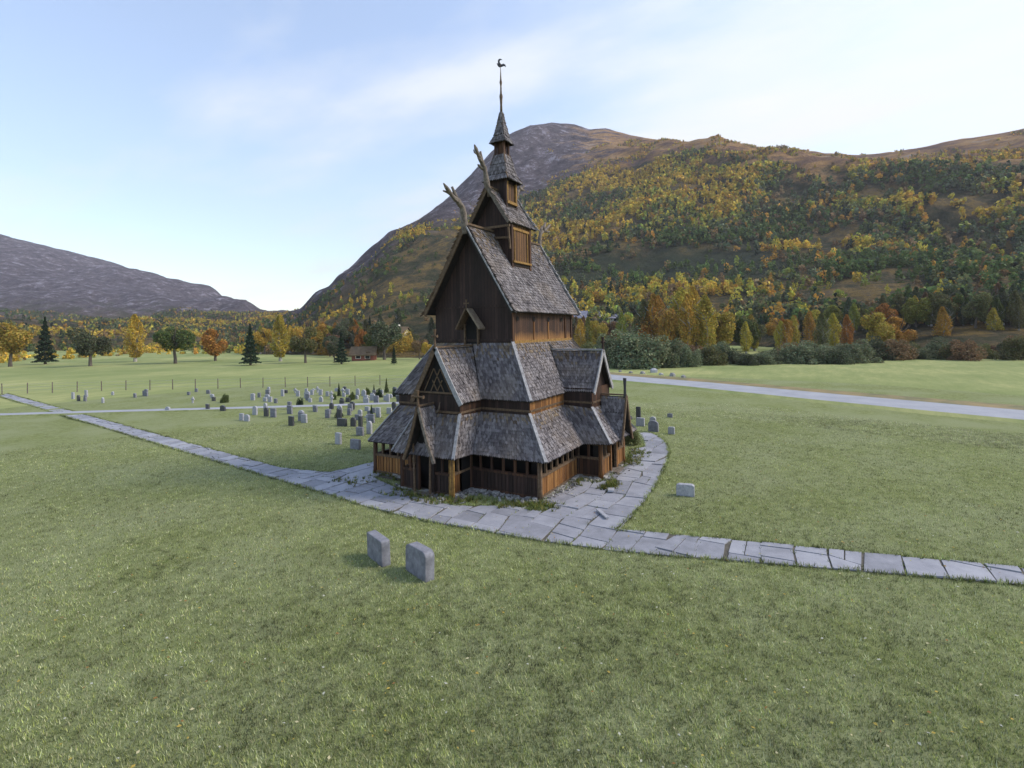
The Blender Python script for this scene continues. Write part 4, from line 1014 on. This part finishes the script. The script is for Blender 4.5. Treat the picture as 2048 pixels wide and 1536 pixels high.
# ================================================================== paving
def clip(poly, A_, B_):   # keep left side of A->B
    out = []; n = len(poly)
    sd = lambda p: (B_[0]-A_[0])*(p[1]-A_[1])-(B_[1]-A_[1])*(p[0]-A_[0])
    for i in range(n):
        p, q = poly[i], poly[(i+1) % n]; a, b = sd(p), sd(q)
        if a >= 0: out.append(p)
        if (a >= 0) != (b >= 0):
            t = a/(a-b); out.append((p[0]+(q[0]-p[0])*t, p[1]+(q[1]-p[1])*t))
    return out
def area(p): return .5*sum(p[i][0]*p[(i+1) % len(p)][1]-p[(i+1) % len(p)][0]*p[i][1] for i in range(len(p)))
OUT1 = [(1900, 1160), (1393, 1117), (1330, 1113), (1260, 1106), (1160, 1094), (1060, 1080), (960, 1062), (860, 1045), (760, 1022), (700, 1004), (660, 990), (560, 962), (430, 950), (430, 934), (560, 936), (660, 946), (700, 936), (746, 925), (790, 926), (770, 948), (748, 956), (790, 975), (815, 990), (860, 1003), (905, 1012), (960, 1012), (1015, 1013), (1080, 1024), (1083, 1005), (1120, 985), (1150, 962), (1200, 966), (1215, 955), (1257, 930), (1262, 912), (1262, 900), (1288, 895), (1286, 880), (1277, 866), (1300, 866), (1318, 873), (1333, 886), (1338, 905), (1332, 930), (1315, 965), (1290, 1003), (1262, 1035), (1228, 1062), (1300, 1065), (1393, 1074), (1900, 1110)]
P_ = [G(u, v) for u, v in OUT1]
ext = lambda a, b, L: b+(b-a).normalized()*L
P_ = [p for p, (u, v) in zip(P_, OUT1) if 440 < u < 1800]
i_ = [k for k, (u, v) in enumerate([q for q in OUT1 if 440 < q[0] < 1800])]
Q_ = [q for q in OUT1 if 440 < q[0] < 1800]
iL = Q_.index((560, 962))
P_ = [ext(G(1260, 1106), G(1393, 1117), 14)]+P_[:iL+1]+[ext(G(700, 1004), G(560, 962), 55), ext(G(700, 1004), G(560, 962), 55)+(G(560, 936)-G(560, 962))]+P_[iL+1:]+[ext(G(1300, 1065), G(1393, 1074), 14)]
path = [tuple(p[:2]) for p in P_]
if area(path) < 0: path = path[::-1]
slabs = MB(); rngp = random.Random(3)
gw, gh = 1.05, .85; th0 = 0.0
def warp(p):
    x, y = p; nx = float(vnoise(np.array(x*.8+40), np.array(y*.8+40), 2))-.5; ny = float(vnoise(np.array(x*.8+80), np.array(y*.8+10), 4))-.5
    return (x+nx*.55, y+ny*.55)
cells = []
y_ = -30.0
for row in range(-48, 110):
    x0_ = -26.0; yb = row*.8
    while x0_ < 16:
        ww = rngp.choice((.7, .95, 1.1, 1.35, 1.6)); 
        c4 = [(x0_, yb), (x0_+ww, yb), (x0_+ww, yb+.8), (x0_, yb+.8)]
        if rngp.random() < .22 and ww > 1: 
            cells.append([c4[0], c4[1], (x0_+ww, yb+.4), (x0_, yb+.4)]); cells.append([(x0_, yb+.4), (x0_+ww, yb+.4), c4[2], c4[3]])
        else: cells.append(c4)
        x0_ += ww
for c4 in cells:
    c4 = [warp(p) for p in c4]
    if area(c4) < 0: c4 = c4[::-1]
    poly = path
    for i in range(4):
        poly = clip(poly, c4[i], c4[(i+1) % 4])
        if len(poly) < 3: break
    if len(poly) < 3 or abs(area(poly)) < .06: continue
    cx_ = sum(p[0] for p in poly)/len(poly); cy_ = sum(p[1] for p in poly)/len(poly)
    g_ = .035; out = []
    for p in poly:
        d = math.hypot(p[0]-cx_, p[1]-cy_)+1e-6; k = max(0, 1-g_/d); out.append(Vector((cx_+(p[0]-cx_)*k, cy_+(p[1]-cy_)*k, 0)))
    hz = rngp.uniform(.022, .055); tx, ty = rngp.uniform(-.012, .012), rngp.uniform(-.012, .012)
    top = [Vector((p.x, p.y, hz+(p.x-cx_)*tx+(p.y-cy_)*ty)) for p in out]; nn = len(out)
    bot = [Vector((p.x+(p.x-cx_)*.01, p.y+(p.y-cy_)*.01, 0)) for p in out]
    slabs.add(bot+top, [tuple(range(nn, 2*nn))]+[(k, (k+1) % nn, nn+(k+1) % nn, nn+k) for k in range(nn)], rngp.random())
tag(slabs.build('stone_path', M_SLATE), kind='structure')
b = MB(); b.add([(p[0], p[1], .012) for p in path], [tuple(range(len(path)))]); tag(b.build('path_bed', M_EARTH), kind='structure')
# earth skirt around the church under the drip line
sk = [(-4.3, -1.9), (-2.75, -1.9), (-2.75, -5.9), (1.8, -5.9), (1.8, -7.3), (6.5, -7.3), (6.5, 6), (-2.9, 6), (-2.9, 2.6), (-4.9, 2.3), (-4.9, -1.9)]
b = MB(S); b.add([(x, y, .03) for x, y in sk], [tuple(range(len(sk)))]); tag(b.build('earth_strip', M_EARTH), kind='structure')
# rubble and gravel at the foot of the walls
b = MB()
for k in range(900):
    i = random.choice((0, 0, 0, 1, 1, 13, 14, 15, 15, 15, 12, 2)); p = W1[i].lerp(W1[(i+1) % 16], random.random())*S
    d = (W1[(i+1) % 16]-W1[i]).normalized(); nn = Vector((d.y, -d.x, 0)); p = p+nn*abs(random.gauss(.12, .20))
    s = random.uniform(.012, .05)*(1.5 if random.random() < .12 else 1)
    q = [Vector((random.uniform(.7, 1.2)*a_, random.uniform(.7, 1.2)*b_, 0)) for a_, b_ in ((-1, -1), (1, -1), (1, 1), (-1, 1))]
    b.hexa([p+v*s for v in q]+[p+v*s*.7+Vector((0, 0, s*random.uniform(.7, 1.3)+.03)) for v in q])
tag(b.build('rubble', M_STONE), 'loose rubble and gravel along the foot of the church walls', 'rubble', kind='stuff')

# ================================================================== gravestones
def gravestone(p, w, h, t, rz, style, m, label, group=None, lean=0, name='gravestone'):
    b = MB(); n = 10
    if style == 'rect': pr = [(-w/2, -.1), (w/2, -.1), (w/2*.98, h*.97), (w/2*.9, h), (-w/2*.94, h), (-w/2, h*.95)]
    elif style == 'chip': pr = [(-w/2, -.1), (w/2, -.1), (w/2*1.02, h*.82), (w/2*.93, h*.92), (w/2*.72, h*.985), (0, h*1.0), (-w/2*.7, h*1.01), (-w/2*.9, h*.96), (-w/2*1.01, h*.86)]
    elif style == 'round': pr = [(-w/2, -.1), (w/2, -.1), (w/2, h*.7)]+[(w/2*math.cos(a), h*.7+h*.3*math.sin(a)) for a in [math.pi*k/n for k in range(1, n)]]+[(-w/2, h*.7)]
    elif style == 'gable': pr = [(-w/2, -.1), (w/2, -.1), (w/2, h*.75), (0, h), (-w/2, h*.75)]
    elif style == 'cross': a = w*.14; pr = [(-a, -.1), (a, -.1), (a, h*.55), (w/2, h*.55), (w/2, h*.75), (a, h*.75), (a, h), (-a, h), (-a, h*.75), (-w/2, h*.75), (-w/2, h*.55), (-a, h*.55)]
    b.slab([(-t/2, y, z) for y, z in pr], (t, 0, 0))
    me_o = b.build(name, m); me_o.location = p; me_o.rotation_euler = (0, lean, rz)
    bv = me_o.modifiers.new('bevel', 'BEVEL'); bv.width = min(.02, t*.15); bv.segments = 2
    return tag(me_o, label, 'gravestone', group)
g1 = G(757, 1128); g2 = G(842, 1160)
q = (G(730, 1112)+G(770, 1134))*.5; gravestone((q.x+.11, q.y-.04, 0), .94, .66, .25, -.37, 'rect', M_GRAVE, 'grey gravestone with flat sharp-cornered top, left of the two on the front lawn', lean=-.03)
q = (G(810, 1143)+G(853, 1161))*.5; gravestone((q.x+.11, q.y-.04, 0), .95, .70, .27, -.33, 'chip', M_GRAVE, 'grey gravestone with rounded chipped top corners, right of the two on the front lawn', lean=.02)
p = G(1371, 991); gravestone((p.x, p.y, 0), .62, .42, .22, 0.15, 'chip', M_GRL, 'low pale gravestone alone on the lawn right of the curved path')
for u, v, w_, h_, st, m, lab in [(1277, 838, .35, 1.0, 'rect', M_GRD, 'tall dark narrow gravestone behind the side porch'),
    (1281, 852, .6, .62, 'rect', M_GRL, 'pale square gravestone in front of the dark narrow one'),
    (1306, 849, .45, .6, 'round', M_GRL, 'small pale rounded gravestone behind the grey one near the path curve'),
    (1307, 863, .7, .78, 'round', M_GRAVE, 'grey rounded gravestone with a wide base near the path curve'),
    (1343, 868, .42, .5, 'chip', M_GRL, 'little pale chipped gravestone on the lawn right of the path curve'),
    (1340, 835, .4, .35, 'round', M_GRAVE, 'tiny grey gravestone at the lawn edge before the hay field')]:
    p = G(u, v); gravestone((p.x, p.y, 0), w_*.85, h_*.82, .16, random.uniform(-.1, .1), st, m, lab)
for u, v, w_, h_, st, m, lab in [(711, 898, .75, .62, 'rect', M_GRAVE, 'broad grey gravestone alone on the grass left of the church porch'),
    (677, 888, .45, .75, 'rect', M_GRL, 'pale upright gravestone left of the broad grey one'),
    (739, 868, .42, .95, 'round', M_GRL, 'tall pale gravestone close to the church roof corner'),
    (721, 858, .32, 1.0, 'rect', M_GRD, 'dark narrow gravestone beside the tall pale one'),
    (684, 852, .9, .6, 'rect', M_GRD, 'wide dark low gravestone in the left graveyard')]:
    p = G(u, v); gravestone((p.x, p.y, 0), w_*.85, h_*.82, .16, random.uniform(-.1, .1), st, m, lab)
KD = [('rect', M_GRL, 'pale square-topped'), ('round', M_GRL, 'pale round-topped'), ('rect', M_GRAVE, 'grey square-topped'), ('round', M_GRD, 'dark round-topped'), ('gable', M_GRL, 'pale peaked'), ('cross', M_GRL, 'pale cross-shaped'), ('rect', M_GRD, 'dark square-topped'), ('chip', M_GRAVE, 'grey chipped')]
cnt = 0; ng = 0
for row in range(0, 26):
    for c_ in range(-40, 40):
        # rows run across the view, set out square to the church
        x_ = 4+row*1.7+random.uniform(-.4, .4); y_ = 10+c_*1.05+random.uniform(-.35, .35)
        u_, v_, w_ = proj(x_, y_, 0)
        if not (w_ > 5 and 783 < v_ < 880 and 120 < u_ < 812): continue
        if 808 < v_ < 818: continue
        if v_ > 850 and random.random() < .55: continue
        if u_ > 735+(880-v_)*1.0: continue
        if random.random() < min(.8, max(0, (640-u_)/260)): continue
        if random.random() < .15: continue
        st, m, lab = KD[random.choice((0, 0, 1, 1, 2, 3, 4, 5, 6, 7, 0, 2))]
        gravestone((x_, y_, -.02), random.uniform(.32, .55), random.uniform(.32, .72), .14, random.uniform(-.12, .12), st, m, lab+' gravestone in the rows of the left graveyard', lab+' gravestones in the graveyard rows', lean=random.gauss(0, .03))
        cnt += 1
print('gravestones', cnt)
for k, (u, v, h) in enumerate([(667, 800, .7), (678, 793, 1.3), (697, 803, .6), (735, 790, .8), (748, 784, .8), (757, 795, 1.0), (773, 786, 1.5), (743, 838, 1.0), (678, 835, .8), (704, 800, .8), (790, 793, .9), (600, 812, .8), (450, 806, 1.0)]):
    p = G(u, v); kd = 'conifer' if k in (1, 4, 6, 7) else 'bush'
    add_tree('shrub', kd, 'dark' if k % 3 else 'green', (p.x, p.y, 0), h*(1.0), {6: 'tallest dark conical shrub at the far edge of the graveyard', 7: 'dark conical shrub behind the tall pale gravestone'}.get(k, 'small dark evergreen shrub planted among the graveyard rows'), 'shrub', None if k in (6, 7) else 'evergreen shrubs among the graves', wide=.9 if kd == 'conifer' else .7)
# pale gravel path through the graveyard
tag(strip([G(-200, 838), G(200, 826), G(500, 818), G(660, 813.5), G(730, 811), G(800, 808.5), G(900, 806)], 1.1, .13, M_ROAD, 'gravel_path'), kind='structure')
# wire fence beyond the graveyard
fr = empty('wire_fence'); tag(fr, 'low wire fence with pale wooden posts between graveyard and field', 'fence')
fp = [G(-150, 792), G(300, 780), G(660, 773), G(760, 770), G(840, 768)]; w3 = MB()
tot = 0
for i in range(len(fp)-1):
    a_, b_ = fp[i], fp[i+1]; n_ = max(1, int((b_-a_).length/2.4))
    for k in range(n_):
        q = a_.lerp(b_, k/n_); pb = MB(); pb.tube([(q.x, q.y, -.2), (q.x+random.uniform(-.03, .03), q.y, 1.15)], [.055, .045], 6); pb.build('fence_post', M_DRG, fr)
    for zz in (.35, .7, 1.02): w3.beam((a_.x, a_.y, zz), (b_.x, b_.y, zz), .012, .012)
w3.build('fence_wire', M_GRL, fr)

# ================================================================== grass, weeds
def tufts(name, P, hmin, hmax, nb, cols, seed, label, cat):
    rg = np.random.default_rng(seed); n = len(P); k = n*nb
    base = np.repeat(P, nb, 0)+np.concatenate([rg.normal(0, .03, (k, 2)), np.zeros((k, 1))], 1)
    th = rg.uniform(0, 2*np.pi, k); h_ = rg.uniform(hmin, hmax, k); ln = h_*rg.uniform(.25, .95, k)
    d = np.stack([np.cos(th), np.sin(th), 0*th], -1); s = np.stack([-np.sin(th), np.cos(th), 0*th], -1)*(h_*rg.uniform(.07, .13, k))[:, None]
    tip = base+d*ln[:, None]; tip[:, 2] += h_
    V = np.stack([base-s, base+s, tip], 1).reshape(-1, 3)
    ci = rg.integers(0, len(cols), k); C = np.array(cols)[ci]*np.exp(rg.normal(0, .25, (k, 1)))
    big = fbm(base[:, 0]*.45+30, base[:, 1]*.45+30, 77, 3)[:, None]*.4+fbm(base[:, 0]*5+30, base[:, 1]*5+30, 79, 2)[:, None]*.9; C = C*np.clip(-.1+2.0*big, .3, 2)
    me = quads_mesh(name, V, np.clip(C, 0, .8), M_GRS, 3)
    return tag(link(name, me), label, cat, kind='stuff')
def inpoly(x, y, poly):
    c = np.zeros(len(x), bool); n = len(poly)
    for i in range(n):
        x0, y0 = poly[i]; x1, y1 = poly[(i+1) % n]
        if y0 == y1: continue
        c ^= ((y0 > y) != (y1 > y)) & (x < (x1-x0)*(y-y0)/(y1-y0)+x0)
    return c
rg = np.random.default_rng(8); n = 330000
a = rg.uniform(YAW-.85, YAW+.85, n); r = 5.5+rg.uniform(0, 1, n)**1.35*34
x = CX+np.cos(a)*r; y = CY+np.sin(a)*r
wallp = [(p.x*S, p.y*S) for p in W1]; skp = [(q[0]*S, q[1]*S) for q in sk]
ok = ~inpoly(x, y, path) & ~inpoly(x, y, wallp) & ~(inpoly(x, y, skp) & (rg.uniform(0, 1, n) < .8))
x, y = x[ok], y[ok]; D = np.hypot(x, y); z = (fbm(x/9+50, y/9+50, 3)-.47)*.22*np.clip((D-12)/14, 0, 1)
GC = [(.20, .23, .085), (.26, .285, .12), (.31, .33, .165), (.40, .415, .25), (.13, .17, .05), (.37, .35, .20), (.34, .37, .11)]
tufts('grass', np.stack([x, y, z-.005], -1), .025, .075, 3, GC, 5, 'short tufted green grass of the churchyard lawn', 'grass')
# weeds around the walls and on the path edge
P = []
for (cu, cv, su, sv, n_) in [(1090, 1014, 16, 5, 70), (1040, 1012, 25, 4, 60), (950, 1003, 25, 4, 30), (790, 945, 22, 8, 140), (830, 985, 25, 7, 90), (880, 1003, 25, 6, 60), (1225, 970, 9, 5, 70), (1262, 925, 14, 5, 80), (1275, 908, 12, 5, 60), (1160, 965, 12, 4, 30), (700, 962, 25, 5, 30), (1210, 978, 8, 3, 30)]:
    for _ in range(n_): q = G(random.gauss(cu, su), random.gauss(cv, sv)); P.append((q.x, q.y, .02))
P = np.array(P); P = P[~inpoly(P[:, 0], P[:, 1], wallp)]
tufts('weeds', P, .06, .17, 12, [(.10, .15, .03), (.17, .19, .05), (.24, .20, .06), (.07, .11, .03)], 6, 'tufts of weeds between the church footing and the paving', 'weeds')
q = G(1268, 893); add_tree('bush', 'bush', 'olive', (q.x+.4, q.y+.3, 0), 1.15, 'low olive bush growing beside the side porch on the curved path', 'bush', None, wide=1.0)
nl = 2600; a = rg.uniform(YAW-.85, YAW+.85, nl); r = 6+rg.uniform(0, 1, nl)**.9*34; lx = CX+np.cos(a)*r; ly = CY+np.sin(a)*r
ok = ~inpoly(lx, ly, wallp); lx, ly = lx[ok], ly[ok]; nl = len(lx); lz = np.where(inpoly(lx, ly, path), .06, .05)
th = rg.uniform(0, 6.28, nl); sz = rg.uniform(.018, .04, nl); ca, sa_ = np.cos(th)*sz, np.sin(th)*sz; tz = rg.uniform(-.01, .02, nl)
V = np.stack([np.stack([lx-ca, ly-sa_, lz], -1), np.stack([lx+sa_*.6, ly-ca*.6, lz+tz], -1), np.stack([lx+ca, ly+sa_, lz+.006], -1), np.stack([lx-sa_*.6, ly+ca*.6, lz+.004], -1)], 1)
me = quads_mesh('fallen_leaves', V.reshape(-1, 3), np.array([(.45, .34, .08), (.55, .50, .30), (.30, .17, .06), (.5, .5, .42), (.35, .36, .10)])[rg.integers(0, 5, nl)], M_GRS)
tag(link('fallen_leaves', me), 'scattered fallen autumn leaves on the lawn and paving', 'leaves', kind='stuff')
P = []
for i in range(len(path)):
    A_, B_ = np.array(path[i]), np.array(path[(i+1) % len(path)]); L_ = np.linalg.norm(B_-A_); n_ = int(min(L_, 60)*26)
    for k in range(n_):
        q = A_+(B_-A_)*rg.uniform()+rg.normal(0, .035, 2); P.append((q[0], q[1], .01))
P = np.array(P); P = P[~inpoly(P[:, 0], P[:, 1], wallp)]
tufts('edge_grass', P, .06, .13, 5, GC[:3]+[GC[4]], 12, 'longer grass growing over the edges of the stone path', 'grass')
P = np.array([(p_[0]+rg.normal(0, .02), p_[1]+rg.normal(0, .02), .01) for c4 in cells for p_ in [((warp(c4[0])[0]*(1-t_)+warp(c4[1])[0]*t_), (warp(c4[0])[1]*(1-t_)+warp(c4[1])[1]*t_)) for t_ in rg.uniform(0, 1, 3)]])
ok = inpoly(P[:, 0], P[:, 1], path) & (P[:, 0] > -14); P = P[ok]
tufts('joint_moss', P, .06, .10, 4, [(.12, .16, .04), (.18, .2, .07), (.09, .11, .04)], 14, 'moss and grass growing in the joints between paving slabs', 'moss')
# dry pale stubble beyond the right lawn
n = 9000; u_ = rg.uniform(1180, 2050, n); v_ = rg.uniform(806, 836, n)+np.maximum(0, u_-1450)*.11
dv = np.stack([fw[i]+rt[i]*(u_-1027.5)/F-up[i]*(v_-648)/F for i in range(3)], -1); t = -CZ/dv[:, 2]
x = CX+dv[:, 0]*t; y = CY+dv[:, 1]*t; D = np.hypot(x, y); z = (fbm(x/9+50, y/9+50, 3)-.47)*.22*np.clip((D-12)/14, 0, 1)
tufts('dry_grass', np.stack([x, y, z], -1), .03, .09, 3, [(.55, .53, .36), (.42, .44, .24), (.35, .38, .2)], 9, 'pale dry uncut grass in a band beyond the right lawn', 'grass')
# loose white slab on the path
q = G(1222, 985); b = MB(); b.box(-.16, .16, -.11, .11, 0, .06); o_ = b.build('stone_block', M_GRL); o_.location = (q.x, q.y, .07); o_.rotation_euler = (0, 0, .3)
tag(o_, 'small loose white stone block lying on the paving near the side porch', 'stone')
q = G(1205, 1033); b = MB(); b.box(-.40, .40, -.06, .06, 0, .05); o_ = b.build('stone_strip', M_GRL); o_.location = (q.x, q.y, .075); o_.rotation_euler = (0, 0, .75)
tag(o_, 'narrow pale stone strip lying along a paving joint', 'stone')

# ================================================================== air
HZ = True
if HZ:
    b = MB(); b.box(-900, 3300, -2600, 3300, -90, 900); o_ = b.build('haze', M_WH); o_['kind'] = 'stuff'
    hm = bpy.data.materials.new('haze_air'); hm.use_nodes = True; nt = hm.node_tree; nt.nodes.remove(nt.nodes['Principled BSDF'])
    pv_ = N(nt, 'ShaderNodeVolumePrincipled'); pv_.inputs['Density'].default_value = .00015; pv_.inputs['Color'].default_value = (.90, .88, .98, 1); pv_.inputs['Anisotropy'].default_value = .1
    nt.links.new(pv_.outputs[0], nt.nodes['Material Output'].inputs['Volume'])
    o_.data.materials.clear(); o_.data.materials.append(hm)
